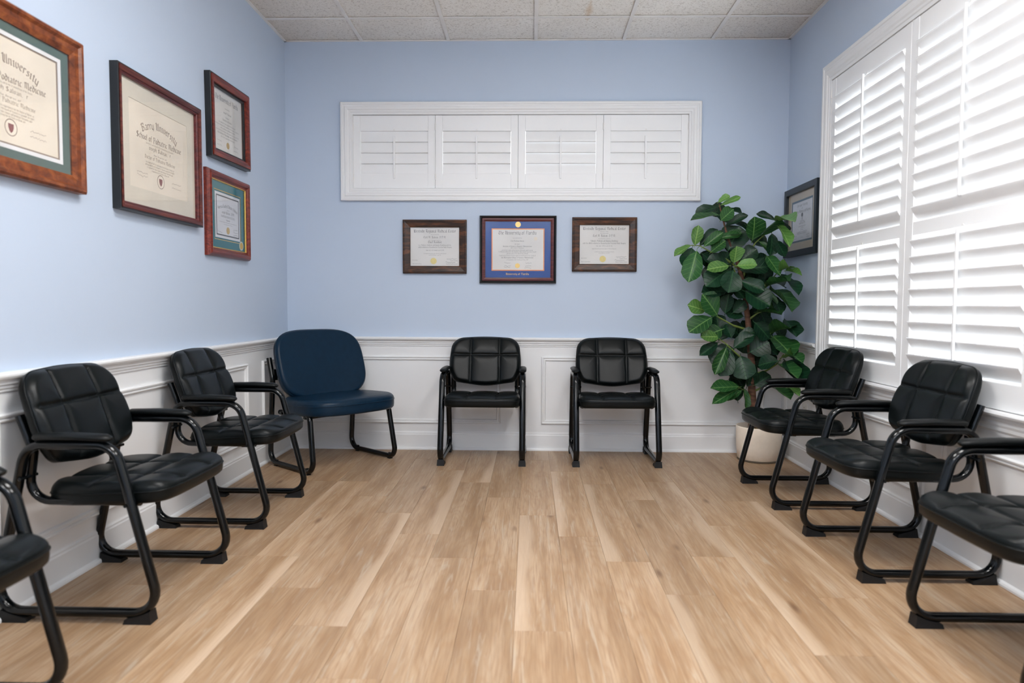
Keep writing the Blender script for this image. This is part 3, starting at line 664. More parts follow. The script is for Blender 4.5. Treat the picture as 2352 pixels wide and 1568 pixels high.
# ------------------------------------------------------------------ lettering: broad-nib strokes for an old-English hand
GL = {
'a': (.75, [[(.1, .85), (.35, 1), (.58, .85), (.58, .1), (.72, 0)], [(.58, .58), (.18, .42), (.1, .15), (.3, 0), (.58, .18)]]),
'b': (.72, [[(.1, 1.5), (.1, .12), (.35, 0), (.62, .2), (.62, .8), (.4, 1), (.1, .8)]]),
'c': (.62, [[(.56, .9), (.35, 1), (.1, .8), (.1, .2), (.35, 0), (.56, .12)]]),
'd': (.72, [[(.15, 1.5), (.62, .9), (.62, .2), (.38, 0), (.1, .2), (.1, .75), (.35, 1), (.6, .85)]]),
'e': (.64, [[(.1, .5), (.56, .7), (.38, 1), (.1, .8), (.1, .2), (.35, 0), (.58, .14)]]),
'f': (.52, [[(.55, 1.38), (.4, 1.5), (.24, 1.3), (.24, 0)], [(.05, .95), (.48, .95)]]),
'g': (.7, [[(.58, .88), (.35, 1), (.1, .8), (.1, .25), (.35, .05), (.58, .2)], [(.58, 1), (.58, -.28), (.35, -.48), (.1, -.35)]]),
'h': (.72, [[(.1, 1.5), (.1, 0)], [(.1, .8), (.4, 1), (.6, .8), (.6, .1), (.5, -.18)]]),
'i': (.4, [[(.08, .9), (.2, 1), (.2, .1), (.34, 0)], [(.2, 1.32), (.23, 1.36)]]),
'j': (.4, [[(.2, 1), (.2, -.3), (.05, -.45)], [(.2, 1.32), (.23, 1.36)]]),
'k': (.68, [[(.1, 1.5), (.1, 0)], [(.1, .5), (.5, 1)], [(.22, .55), (.58, 0)]]),
'l': (.38, [[(.15, 1.5), (.15, .1), (.3, 0)]]),
'm': (1.02, [[(.1, 1), (.1, 0)], [(.1, .85), (.38, 1), (.46, .85), (.46, 0)], [(.46, .85), (.74, 1), (.82, .85), (.82, .1), (.96, 0)]]),
'n': (.72, [[(.1, 1), (.1, 0)], [(.1, .85), (.4, 1), (.52, .85), (.52, .1), (.66, 0)]]),
'o': (.7, [[(.35, 1), (.1, .8), (.1, .2), (.35, 0), (.6, .2), (.6, .8), (.35, 1)]]),
'p': (.7, [[(.1, 1), (.1, -.5)], [(.1, .85), (.4, 1), (.6, .8), (.6, .2), (.35, 0), (.1, .15)]]),
'q': (.7, [[(.6, 1), (.6, -.5)], [(.6, .85), (.35, 1), (.1, .8), (.1, .2), (.35, 0), (.6, .15)]]),
'r': (.54, [[(.1, 1), (.1, 0)], [(.1, .8), (.34, 1), (.48, .86)]]),
's': (.6, [[(.52, .88), (.34, 1), (.12, .8), (.5, .4), (.5, .15), (.3, 0), (.08, .12)]]),
't': (.5, [[(.24, 1.3), (.24, .1), (.42, 0)], [(.05, 1), (.44, 1)]]),
'u': (.74, [[(.1, 1), (.1, .15), (.3, 0), (.54, .2)], [(.54, 1), (.54, .1), (.7, 0)]]),
'v': (.68, [[(.1, 1), (.1, .3), (.35, 0), (.58, .3), (.58, .8), (.42, 1)]]),
'w': (1.0, [[(.1, 1), (.1, .2), (.28, 0), (.48, .2), (.48, 1)], [(.48, .2), (.66, 0), (.86, .3), (.86, .8), (.72, 1)]]),
'x': (.62, [[(.1, 1), (.5, 0)], [(.5, 1), (.1, 0)], [(.1, .5), (.5, .5)]]),
'y': (.7, [[(.1, 1), (.1, .2), (.35, 0), (.58, .2)], [(.58, 1), (.58, -.25), (.2, -.5)]]),
'z': (.6, [[(.1, 1), (.52, 1), (.12, 0), (.55, 0)]]),
'A': (1.1, [[(.1, .1), (.35, .5), (.35, 1.3), (.6, 1.5), (.9, 1.3), (.9, .1), (1.02, 0)], [(.35, .7), (.9, .7)]]),
'B': (1.05, [[(.1, 1.3), (.3, 1.5), (.3, 0)], [(.3, 1.4), (.7, 1.5), (.85, 1.2), (.6, .85), (.3, .8)], [(.6, .85), (.9, .55), (.8, .1), (.45, 0), (.1, .15)]]),
'C': (1.0, [[(.9, 1.3), (.6, 1.5), (.2, 1.2), (.12, .4), (.45, 0), (.9, .2)], [(.5, 1.35), (.5, .2)]]),
'D': (1.1, [[(.1, 1.35), (.5, 1.5), (.92, 1.1), (.92, .4), (.5, 0), (.12, .15)], [(.35, 1.4), (.35, .1)]]),
'E': (.95, [[(.88, 1.3), (.5, 1.5), (.15, 1.2), (.15, .3), (.5, 0), (.88, .2)], [(.2, .8), (.75, .85)]]),
'F': (.95, [[(.1, 1.3), (.4, 1.5), (.9, 1.4)], [(.35, 1.45), (.35, .1), (.15, 0)], [(.35, .8), (.75, .85)]]),
'G': (1.05, [[(.9, 1.3), (.6, 1.5), (.2, 1.2), (.12, .4), (.45, 0), (.9, .2), (.9, .7), (.6, .75)]]),
'H': (1.1, [[(.15, 1.4), (.3, 1.5), (.3, 0)], [(.3, .8), (.7, 1), (.85, .8), (.85, .1), (.7, -.2)]]),
'I': (.7, [[(.1, 1.3), (.35, 1.5), (.35, .15), (.1, 0)], [(.35, 1.5), (.6, 1.4)]]),
'L': (.95, [[(.3, 1.5), (.2, .9), (.35, .1), (.1, 0), (.85, .05)]]),
'M': (1.45, [[(.1, .1), (.3, .2), (.3, 1.3), (.15, 1.45)], [(.3, 1.3), (.6, 1.5), (.72, 1.3), (.72, .1)], [(.72, 1.3), (1.05, 1.5), (1.2, 1.3), (1.2, .1), (1.35, 0)]]),
'N': (1.1, [[(.1, .1), (.3, .2), (.3, 1.3), (.15, 1.45)], [(.3, 1.3), (.7, 1.5), (.88, 1.3), (.88, .1), (1.02, 0)]]),
'O': (1.1, [[(.55, 1.5), (.15, 1.2), (.15, .3), (.55, 0), (.95, .3), (.95, 1.2), (.55, 1.5)], [(.5, 1.3), (.5, .2)]]),
'P': (1.0, [[(.1, 1.3), (.35, 1.5), (.35, -.2)], [(.35, 1.4), (.75, 1.5), (.9, 1.2), (.8, .75), (.35, .7)]]),
'R': (1.1, [[(.1, 1.3), (.35, 1.5), (.35, .1), (.15, 0)], [(.35, 1.4), (.75, 1.5), (.9, 1.2), (.7, .8), (.35, .75)], [(.6, .8), (.85, .15), (1.0, 0)]]),
'S': (.95, [[(.85, 1.3), (.5, 1.5), (.15, 1.2), (.3, .85), (.75, .65), (.85, .3), (.5, 0), (.1, .2)], [(.5, 1.4), (.5, .1)]]),
'T': (1.0, [[(.1, 1.25), (.3, 1.5), (.6, 1.35), (.95, 1.45)], [(.35, 1.1), (.15, .7), (.25, .2), (.55, 0), (.9, .2)], [(.6, 1.35), (.6, .15)]]),
'U': (1.1, [[(.1, 1.35), (.3, 1.5), (.25, .3), (.5, 0), (.9, .25)], [(.9, 1.5), (.9, .1), (1.05, 0)], [(.55, 1.4), (.55, .3)]]),
'V': (1.05, [[(.1, 1.35), (.3, 1.5), (.25, .3), (.5, 0), (.9, .3), (.9, 1.2), (.7, 1.5)]]),
'W': (1.5, [[(.1, 1.35), (.28, 1.5), (.25, .3), (.45, 0), (.72, .25)], [(.72, 1.5), (.72, .2), (.95, 0), (1.3, .35), (1.3, 1.2), (1.1, 1.5)], [(.48, 1.3), (.48, .3)]]),
'.': (.3, [[(.12, .0), (.16, .05)]]), ',': (.3, [[(.15, .05), (.08, -.2)]]), '/': (.5, [[(.1, 0), (.4, 1.4)]]), '-': (.5, [[(.08, .5), (.4, .5)]]),
'0': (.65, [[(.3, 1.4), (.1, 1.1), (.1, .3), (.3, 0), (.52, .3), (.52, 1.1), (.3, 1.4)]]), '1': (.4, [[(.08, 1.2), (.22, 1.4), (.22, 0)]]), '2': (.65, [[(.1, 1.2), (.3, 1.4), (.52, 1.1), (.1, .05), (.56, .05)]]),
'3': (.65, [[(.1, 1.3), (.5, 1.3), (.28, .8), (.52, .45), (.3, 0), (.08, .15)]]), '9': (.65, [[(.5, .9), (.2, .7), (.1, 1.1), (.35, 1.4), (.52, 1.1), (.45, .3), (.2, 0)]]),
}
def text_geo(V, F_, s, cx, cy, h, wd=None, weight=.16, arc=0, align=0):
    """append broad-nib strokes for string s; h = x-height, wd = wanted width; arc = sagitta"""
    W_ = sum((GL[c][0] if c in GL else .42)+.10 for c in s)
    kx = (wd/W_) if wd else h
    tot = W_*kx; x = -tot/2 if align == 0 else (0 if align < 0 else -tot)
    nib = Vector((weight*.72*kx, weight*.62*h)); thin = Vector((-.035*kx, .035*h))
    R_ = (tot/2)**2/(2*arc)+arc/2 if arc else 0
    for c in s:
        if c in GL:
            gw, strokes = GL[c]
            for st in strokes:
                for a_, b_ in zip(st, st[1:]):
                    A = Vector((x+a_[0]*kx, a_[1]*h)); B_ = Vector((x+b_[0]*kx, b_[1]*h))
                    d = B_-A; nb_ = nib/2
                    if d.length < 1e-9: continue
                    if abs(d.normalized().cross(nb_.normalized()) if False else d.x*nb_.y-d.y*nb_.x) < .12*d.length*nb_.length: q = [A-nb_-thin, B_+nb_-thin, B_+nb_+thin, A-nb_+thin]
                    else: q = [A-nb_, B_-nb_, B_+nb_, A+nb_]
                    n = len(V)
                    for p in q:
                        if arc:
                            an = p.x/R_; V.append((cx+math.sin(an)*(R_+p.y), cy+math.cos(an)*(R_+p.y)-R_, 0))
                        else: V.append((cx+p.x, cy+p.y, 0))
                    F_.append((n, n+1, n+2, n+3))
        x += ((GL[c][0] if c in GL else .42)+.10)*kx
def scribble(V, F_, cx, cy, wd, h, seed):
    """a handwritten signature as thin pen strokes"""
    rr = random.Random(seed); pts = []; n = 16
    for k in range(n): pts.append((cx-wd/2+wd*k/(n-1)+rr.uniform(-.02, .02)*wd, cy+h*rr.uniform(-.5, .5)*(1.3 if k in (1, 2, 8) else .6)))
    t_ = .0007
    for a_, b_ in zip(pts, pts[1:]):
        n0 = len(V); V.extend([(a_[0], a_[1]-t_, 0), (b_[0], b_[1]-t_, 0), (b_[0]+t_*.4, b_[1]+t_, 0), (a_[0]+t_*.4, a_[1]+t_, 0)]); F_.append((n0, n0+1, n0+2, n0+3))
def flat(name, V, F_, mat, parent, z):
    return mk(name, [(x, y, z) for x, y, _ in V], F_, mat, parent)

# frame profiles: (inset, height)
def P_plain(w_, d): return [(0, 0), (0, d*.86), (w_*.10, d), (w_*.20, d), (w_*.26, d*.90), (w_*.9, d*.72), (w_, d*.62), (w_, 0)]
def P_scoop(w_, d): return [(0, 0), (0, d*.8), (w_*.12, d), (w_*.28, d*.98), (w_*.42, d*.78), (w_*.7, d*.72), (w_*.84, d*.62), (w_, d*.5), (w_, 0)]
def P_flat(w_, d): return [(0, 0), (0, d*.97), (w_*.06, d), (w_*.94, d), (w_, d*.96), (w_, 0)]
def P_round(w_, d): return [(0, 0), (0, d*.45), (w_*.05, d*.62), (w_*.20, d*.88), (w_*.42, d), (w_*.62, d*.92), (w_*.74, d*.74), (w_*.78, d*.62), (w_, d*.5), (w_, 0)]
def framed(label, wall, a, z, w_, h_, rail, depth, prof, fmat, inner=(), roll=0):
    """root on the wall at the picture centre; a = coordinate along the wall"""
    loc, rot = {'b': ((a, -.0005, z), RB), 'l': ((XL+.0005, a, z), RL_), 'r': ((XR-.0005, a, z), RR)}[wall]
    e = empty('framed_certificate', loc); e.rotation_euler = rot
    if roll: e.rotation_euler = (Euler(rot).to_matrix() @ Matrix.Rotation(roll, 3, 'Z')).to_euler()
    tag(e, label, 'certificate')
    rect_mold('frame', -w_/2, w_/2, -h_/2, h_/2, prof(rail, depth), fmat, e)
    for i0, iw, id_, im in inner:
        rect_mold('frame_lip', -w_/2+i0, w_/2-i0, -h_/2+i0, h_/2-i0, [(0, .004), (0, id_), (iw*.5, id_*1.02), (iw, id_*.85), (iw, .004)], im, e)
    box('backing', -w_/2+.004, w_/2-.004, -h_/2+.004, h_/2-.004, .001, .003, 'frame_black', e)
    gi = (inner[-1][0]+.004 if inner else rail-.004); gz = min(depth*.5, (inner[-1][2]*.8 if inner else 1))
    box('glazing', -w_/2+gi, w_/2-gi, -h_/2+gi, h_/2-gi, gz-.0016, gz-.0002, 'glass_clear', e)
    return e
def sheet(e, name, x0, x1, y0, y1, z, mat, parent=None):
    return box(name, x0, x1, y0, y1, z-.0008, z, mat, parent or e)
def matboard(e, ox0, ox1, oy0, oy1, ix0, ix1, iy0, iy1, z, mat, bevel=None):
    v = [(ox0, oy0, z), (ox1, oy0, z), (ox1, oy1, z), (ox0, oy1, z), (ix0, iy0, z), (ix1, iy0, z), (ix1, iy1, z), (ix0, iy1, z), (ix0, iy0, z-.002), (ix1, iy0, z-.002), (ix1, iy1, z-.002), (ix0, iy1, z-.002)]
    fc = [(k, (k+1) % 4, 4+(k+1) % 4, 4+k) for k in range(4)]+[(4+k, 4+(k+1) % 4, 8+(k+1) % 4, 8+k) for k in range(4)]
    return mk('mat_board', v, fc, mat, e)
LOREM = 'has completed all the requirements for the degree of doctor and by authority of the board of trustees is granted all rights honors and privileges thereunto appertaining'
def small(V, F_, s, cx, cy, h, wd, wt=.15): text_geo(V, F_, s, cx, cy, h, wd, wt)

# --- back wall, left: walnut frame
def westside(label, x, z, lines, wd_, ht_):
    w_, h_, rail = wd_, ht_, .053
    e = framed(label, 'b', x, z, w_, h_, rail, .026, P_plain, 'wood_walnut')
    px, py = w_/2-rail+.002, h_/2-rail+.002
    pp = sheet(e, 'paper', -px, px, -py, py, .0060, 'paper_white')
    V, F_ = [], []
    for s, fy, h, wf_, wt in lines: text_geo(V, F_, s, 0, py-fy*2*py, h, wf_*2*px, wt)
    for s, fx, fy, h, wf_, al in (('Chief of Staff', -.92, .855, .0045, .115, -1), ('Chief Executive Officer', -.92, .945, .0045, .185, -1), ('Program Director', .92, .865, .0045, .15, 1), ('Podiatric Program Director', .92, .95, .0045, .235, 1)):
        text_geo(V, F_, s, fx*px, py-fy*2*py, h, wf_*2*px, .14, align=al)
    scribble(V, F_, px*.68, py-.81*2*py, px*.4, .010, 3); scribble(V, F_, px*.62, py-.90*2*py, px*.4, .009, 5)
    flat('lettering', V, F_, 'ink', pp, .0064)
    disc('gold_seal', -.01, py-.865*2*py, .0061, .0222, 'gold_seal', pp, n=40, ruffle=.03)
westside('certificate in a walnut frame on the back wall, left of the blue-matted diploma', -.677, 1.450,
    [('Westside Regional Medical Center', .135, .0135, .86, .17), ('This is to certify that', .200, .0040, .17, .14), ('Carl M. Salvan, D.P.M.', .282, .0100, .46, .16), ('has served satisfactorily as', .343, .0036, .24, .14),
     ('Chief Resident', .408, .0105, .28, .17), ('in a Podiatric Medicine and Surgery Residency with the', .475, .0062, .66, .15), ('added credential in Reconstructive Rearfoot/Ankle Surgery', .527, .0062, .68, .15),
     ('from July 1, 2012 through June 30, 2013', .603, .0055, .37, .15), ('In testimony whereof we have affixed our names hereunto', .682, .0042, .46, .14), ('on this 30th day of June, 2013', .722, .0042, .25, .14)], .453, .378)
westside('certificate in a walnut frame on the back wall, right of the blue-matted diploma', .521, 1.468,
    [('Westside Regional Medical Center', .130, .0135, .86, .17), ('Plantation, Florida', .178, .0038, .16, .14), ('This is to certify that', .225, .0038, .17, .14), ('Carl M. Salvan, D.P.M.', .302, .0105, .46, .16), ('has satisfactorily completed a', .360, .0038, .24, .14),
     ('Podiatric Medicine and Surgery Residency', .425, .0075, .55, .15), ('with the added credential in Reconstructive Rearfoot/Ankle Surgery', .483, .0070, .86, .15), ('from July 1, 2010 to June 30, 2013', .545, .0048, .33, .14),
     ('Approved by the Council on Podiatric Medical Education', .617, .0045, .49, .14), ('In testimony whereof we have affixed our names hereunto', .692, .0040, .40, .14), ('on this 30th day of June, 2013', .726, .0040, .22, .14)], .453, .379)

# --- back wall, centre: black and plum frame, blue mat with orange liner
e = framed('diploma with blue mat and orange liner in a black frame on the back wall', 'b', -.0875, 1.431, .543, .477, .021, .030, P_round, 'frame_black', inner=[(.019, .022, .021, 'wood_plum')])
mw, mh = .232, .199
matboard(e, -mw-.008, mw+.008, -mh-.008, mh+.008, -.187, .187, -.149, .149, .0100, 'mat_blue')
matboard(e, -.192, .192, -.154, .154, -.180, .180, -.142, .142, .0085, 'mat_orange')
sheet(e, 'liner', -.186, .186, -.148, .148, .0069, 'mat_white')
pp = sheet(e, 'paper', -.180, .180, -.142, .142, .0074, 'paper_white')
V, F_ = [], []; py = .142
for s, fy, h, wf_, wt in [('The University of Florida', .125, .0165, .75, .18), ('has conferred on', .225, .0055, .18, .13), ('Carl Matthew Salvan', .30, .0062, .26, .18), ('the degree', .375, .0055, .11, .13),
    ('Bachelor of Science in Business Administration', .432, .0062, .57, .18), ('With a major in Management', .47, .005, .26, .15), ('and all the rights and privileges thereunto appertaining.', .528, .006, .62, .13), ('In Witness Whereof, this diploma, duly signed, has been issued', .568, .006, .74, .14),
    ('and the seal of the University affixed.', .612, .006, .43, .13), ('Issued by the Board of Trustees upon recommendation of the Faculty of', .662, .006, .72, .13), ('The Warrington College of Business Administration', .712, .0062, .63, .18), ('at Gainesville, this first day of May, 2009', .765, .006, .43, .13)]:
    text_geo(V, F_, s, -.004, py-fy*2*py, h, wf_*.36, wt)
for k, (sx_, sy_) in enumerate([(-.075, -.094), (-.072, -.114), (.075, -.094), (.072, -.114), (-.078, -.126), (.07, -.128)]): scribble(V, F_, sx_, sy_, .045, .012, 20+k)
flat('lettering', V, F_, 'ink_gray', pp, .0078)
disc('gold_seal', -.003, -.113, .0075, .017, 'gold', pp, n=36, ruffle=.02); disc('embossed_stamp', .124, .077, .0075, .013, 'paper_cream', pp)
disc('medallion', .0, .176, .0102, .0195, 'gold', e, th=.003)
V, F_ = [], []; text_geo(V, F_, 'University of Florida', -.003, -.178, .0095, .165, .24); flat('mat_lettering', V, F_, 'gold', e, .0104)

# --- left wall
def barry(e, W_, H_, z, full=True):
    pp = sheet(e, 'paper', -W_/2, W_/2, -H_/2, H_/2, z, 'paper_cream'); V, F_ = [], []; V2, F2 = [], []
    text_geo(V, F_, 'Barry University', 0, H_*.262, H_*.058, W_*.60, .22, arc=H_*.10)
    text_geo(V, F_, 'School of Podiatric Medicine', 0, H_*.092, H_*.044, W_*.76, .22)
    for i, (fy, wf_, h) in enumerate([(.055, .46, .012), (-.005, .40, .030), (-.06, .22, .012), (-.115, .52, .028), (-.165, .48, .014), (-.195, .50, .014), (-.225, .44, .014), (-.255, .30, .014)]):
        s = ['by virtue of authority and on the recommendation of the faculty', 'Joseph Salvan, Jr.', 'the degree of', 'Doctor of Podiatric Medicine', LOREM[:62], LOREM[60:124], LOREM[100:160], LOREM[20:64]][i]
        text_geo(V2, F2, s, 0, H_*fy, H_*h, W_*wf_, .16)
    for k, (fx, fy) in enumerate([(-.30, -.30), (-.30, -.34), (.28, -.31), (.28, -.37)]): scribble(V2, F2, W_*fx, H_*fy, W_*.17, H_*.03, 40+k)
    flat('lettering', V, F_, 'ink_soft', pp, z+.0006); flat('fine_print', V2, F2, 'ink_soft', pp, z+.0005)
    n = 28; R1, R2, cy = W_*.062, W_*.056, -H_*.345
    v = [(rr*math.cos(2*PI*k/n), cy+rr*math.sin(2*PI*k/n), z+.0006) for rr in (R1, R2) for k in range(n)]
    mk('seal_ring', v, [(k, (k+1) % n, n+(k+1) % n, n+k) for k in range(n)], 'ink_soft', pp)
    sh = [(-.03, .03), (.03, .03), (.03, 0), (.018, -.028), (0, -.044), (-.018, -.028), (-.03, 0)]
    mk('shield', [(x*W_*.9, cy+y*W_*.9, z+.0007) for x, y in sh], [(0, 1, 2, 3, 4, 5, 6)], 'ink_red', pp)
e = framed('large cream diploma with green mat in a burl wood frame at the left edge', 'l', -2.640, 1.737, .705, .566, .062, .040, P_scoop, 'wood_burl')
matboard(e, -.30, .30, -.232, .232, -.252, .252, -.190, .190, .0135, 'mat_green'); matboard(e, -.255, .255, -.194, .194, -.236, .236, -.176, .176, .0125, 'mat_white')
sheet(e, 'liner', -.238, .238, -.178, .178, .0095, 'ink_soft'); barry(e, .458, .340, .0100)
e = framed('cream diploma with wide cream mat in a dark mahogany frame on the left wall', 'l', -1.706, 1.736, .726, .604, .010, .036, P_flat, 'frame_black', inner=[(.008, .020, .040, 'wood_mahogany'), (.028, .010, .030, 'wood_plum')])
matboard(e, -.332, .332, -.271, .271, -.252, .252, -.188, .188, .0130, 'mat_cream'); barry(e, .512, .384, .0108)
e = framed('white diploma in a cherry red frame, upper of the stacked pair, left wall', 'l', -.970, 2.060, .510, .447, .012, .034, P_flat, 'frame_black', inner=[(.010, .034, .040, 'wood_cherry'), (.044, .014, .022, 'frame_black')], roll=.022)
W_, H_ = .400, .338; z = .0085
pp = sheet(e, 'paper', -W_/2, W_/2, -H_/2, H_/2, z, 'paper_white'); V, F_ = [], []
for s, fy, h, wf_, wt in [('The University of Florida', .17, .0185, .74, .18), ('has conferred on', .275, .006, .16, .13), ('Joseph Salvan', .35, .0075, .27, .16), ('the degree', .42, .006, .12, .13), ('Bachelor of Science', .475, .0075, .30, .18),
    (LOREM[:50], .53, .0062, .55, .14), (LOREM[40:104], .575, .0062, .76, .14), (LOREM[60:100], .62, .0062, .48, .14), (LOREM[30:96], .665, .0062, .74, .14), ('The College of Agriculture and Life Sciences', .712, .0068, .64, .18), (LOREM[10:48], .76, .006, .45, .14)]:
    text_geo(V, F_, s, 0, H_/2-fy*H_, h, wf_*W_, wt)
for k, (fx, fy) in enumerate([(-.27, -.33), (-.27, -.40), (.27, -.33), (.27, -.40)]): scribble(V, F_, W_*fx, H_*fy, W_*.15, .014, 60+k)
flat('lettering', V, F_, 'ink_gray', pp, z+.0005); disc('gold_seal', 0, -H_*.36, z+.0001, .018, 'gold', pp, n=36, ruffle=.02)

e = framed('certificate with teal mat and gold seal in a cherry frame on the left wall', 'l', -.984, 1.533, .546, .466, .048, .036, P_round, 'wood_cherry', inner=[(.044, .007, .019, 'gold')])
matboard(e, -.224, .224, -.186, .186, -.176, .176, -.139, .125+.014, .0110, 'mat_teal'); matboard(e, -.180, .180, -.142, .142, -.172, .172, -.134, .134, .0100, 'gold')
sheet(e, 'under_mat', -.178, .178, -.140, .140, .0080, 'mat_teal'); W_, H_, z = .324, .252, .0092
pp = sheet(e, 'paper', -W_/2, W_/2, -H_/2, H_/2, z, 'paper_cool')
rect_mold('border', -W_/2+.014, W_/2-.014, -H_/2+.014, H_/2-.014, [(0, z), (0, z+.0004), (.007, z+.0004), (.007, z)], 'ink_gray', pp)
V, F_ = [], []; text_geo(V, F_, 'American Board of Podiatric Medicine', 0, H_*.20, .0115, W_*.80, .17, arc=.022)
for s, fy, h, wf_ in [('certifies that', .13, .004, .10), ('Joseph Salvan, DPM', .055, .0095, .52), (LOREM[:50], -.005, .004, .56), (LOREM[30:76], -.03, .004, .56), ('Diplomate', -.10, .007, .16), (LOREM[40:96], -.145, .0035, .70), (LOREM[:34], -.19, .0035, .34)]:
    text_geo(V, F_, s, 0, H_*fy, h, wf_*W_, .15)
for k, (fx, fy) in enumerate([(-.32, -.37), (.30, -.26), (.30, -.32), (.30, -.38)]): scribble(V, F_, W_*fx, H_*fy, W_*.18, .010, 80+k)
flat('lettering', V, F_, 'ink_gray', pp, z+.0005); disc('gold_seal', -.002, -H_*.31, z+.0001, .020, 'gold', pp); 
md = disc('medallion', .168, -.150, .0112, .027, 'silver_seal', e, th=.003); disc('medallion_centre', .168, -.150, .0142, .019, 'gold', md)

# --- right wall
e = framed('certificate with tan mat in a flat black frame behind the potted fig', 'r', -.310, 1.602, .545, .458, .040, .030, P_flat, 'frame_navy_black')
matboard(e, -.236, .236, -.192, .192, -.176, .176, -.138, .138, .0120, 'mat_tan'); matboard(e, -.180, .180, -.142, .142, -.164, .164, -.126, .126, .0108, 'mat_slate')
W_, H_, z = .340, .262, .0090; pp = sheet(e, 'paper', -W_/2, W_/2, -H_/2, H_/2, z, 'paper_cool'); V, F_ = [], []
for s, fy, h, wf_ in [('The Honor Fraternity', .36, .012, .50), ('of', .29, .008, .05), ('Podiatric Medicine and Surgery', .205, .012, .80), ('Pi Delta National Honor', -.02, .006, .20), ('Joseph Salvan, DPM', -.08, .009, .30), ('has been duly elected', -.15, .006, .34), ('to active', -.19, .005, .14), ('membership in', -.235, .005, .14), (LOREM[:40], -.29, .006, .50), (LOREM[40:80], -.325, .006, .44)]:
    text_geo(V, F_, s, 0, H_*fy, h, wf_*W_, .18)
for k, (fx, fy) in enumerate([(-.32, -.36), (-.32, -.43), (0, -.42), (.30, -.37), (.30, -.43)]): scribble(V, F_, W_*fx, H_*fy, W_*.14, .010, 90+k)
flat('lettering', V, F_, 'ink_gray', pp, z+.0005)
cr = [(-.014, .034), (0, .040), (.014, .034), (.016, .020), (.004, .012), (.003, -.008), (-.003, -.008), (-.004, .012), (-.016, .020)]
mk('crest', [(x, y+.012, z+.0006) for x, y in cr], [tuple(range(9))], 'ink_gray', pp)

# ------------------------------------------------------------------ fiddle-leaf fig in a cream pot
FX, FY = 1.556, -.235
fg = empty('potted_fiddle_leaf_fig', (FX, FY, 0)); tag(fg, 'tall fiddle-leaf fig in a cream cylinder pot in the right corner', 'plant')
v, fc = lathe([(0, .010), (.130, .010), (.136, .014), (.146, .10), (.149, .225), (.147, .232), (.142, .232), (.139, .226), (.136, .17), (0, .17)], 48); mk('pot', v, fc, 'pot_cream', fg, smooth=False)
for p in fg.children[0].data.polygons: p.use_smooth = True
v, fc = lathe([(0, 0), (.136, 0), (.139, .004), (.137, .011), (0, .011)], 48); mk('saucer', v, fc, 'saucer_brown', fg)
v, fc = lathe([(0, .205), (.05, .207), (.10, .200), (.1365, .196), (.1365, .172), (0, .172)], 32); mk('moss', v, fc, 'soil_moss', fg, smooth=True)
KS = .0013
# plant sketch frame: metres right of / above a reference point on the trunk axis plane
def S2(a_, b_): 
    # a_, b_ in sketch units (about 1.3 mm) on the trunk's plane -> local x, z
    return (.9322+a_*.0012835+b_*.0000215-FX, 1.9158-b_*.0013125)
CD = 4.932+FY
def S3(a_, b_, d=0):
    # the sketch is drawn on the trunk's plane; pieces nearer the room are that much smaller and kept off the right wall
    if a_ > 520: d += (a_-520)/170*.42
    k = (CD-d)/CD; x, z = S2(a_, b_); return Vector(((x+FX)*k-FX, -d, 1.036+(z-1.036)*k))
trunk = [S3(430, 1290), S3(432, 1195), S3(424, 1060), S3(424, 960), S3(414, 850), S3(404, 740), S3(390, 640), S3(378, 540), S3(345, 440, .02), S3(300, 330, .03), S3(278, 250, .03), S3(252, 150, .03)]
rad = [1.15, 1.05, 1, .92, .84, .76, .66, .58, .44, .32, .24, .14]
v, fc = tube(trunk, .0255, n=12, radii=rad); mk('trunk', v, fc, 'bark', fg, smooth=True)
brs = [[(378, 520, 0), (410, 400, .03), (440, 345, .04), (495, 298, .05), (550, 240, .06)], [(360, 480, 0), (290, 430, .05), (215, 395, .06), (150, 360, .06), (100, 360, .05)],
       [(385, 600, 0), (350, 540, .09), (328, 470, .14)], [(392, 650, 0), (470, 580, .04), (520, 535, .06), (562, 490, .07)], [(405, 790, 0), (330, 768, .05), (245, 722, .09), (195, 690, .10)],
       [(420, 960, 0), (365, 930, .06), (290, 862, .10), (240, 825, .12)], [(424, 1020, 0), (500, 1000, .04), (555, 965, .07), (590, 915, .08)], [(430, 1150, 0), (395, 1105, .04), (355, 1085, .06)],
       [(428, 1110, 0), (480, 1085, .03), (530, 1075, .05)], [(404, 740, 0), (450, 705, .03), (490, 690, .05)], [(414, 840, 0), (480, 815, .03), (530, 802, .05)]]
for b in brs:
    pts = fillet([S3(a_, b_, d) for a_, b_, d in b], .05, seg=4); m = len(pts)
    v, fc = tube(pts, .0075, n=8, radii=[1-.6*k/(m-1) for k in range(m)]); mk('branch', v, fc, 'bark' if len(b) == 3 and False else 'twig_green', fg, smooth=True)
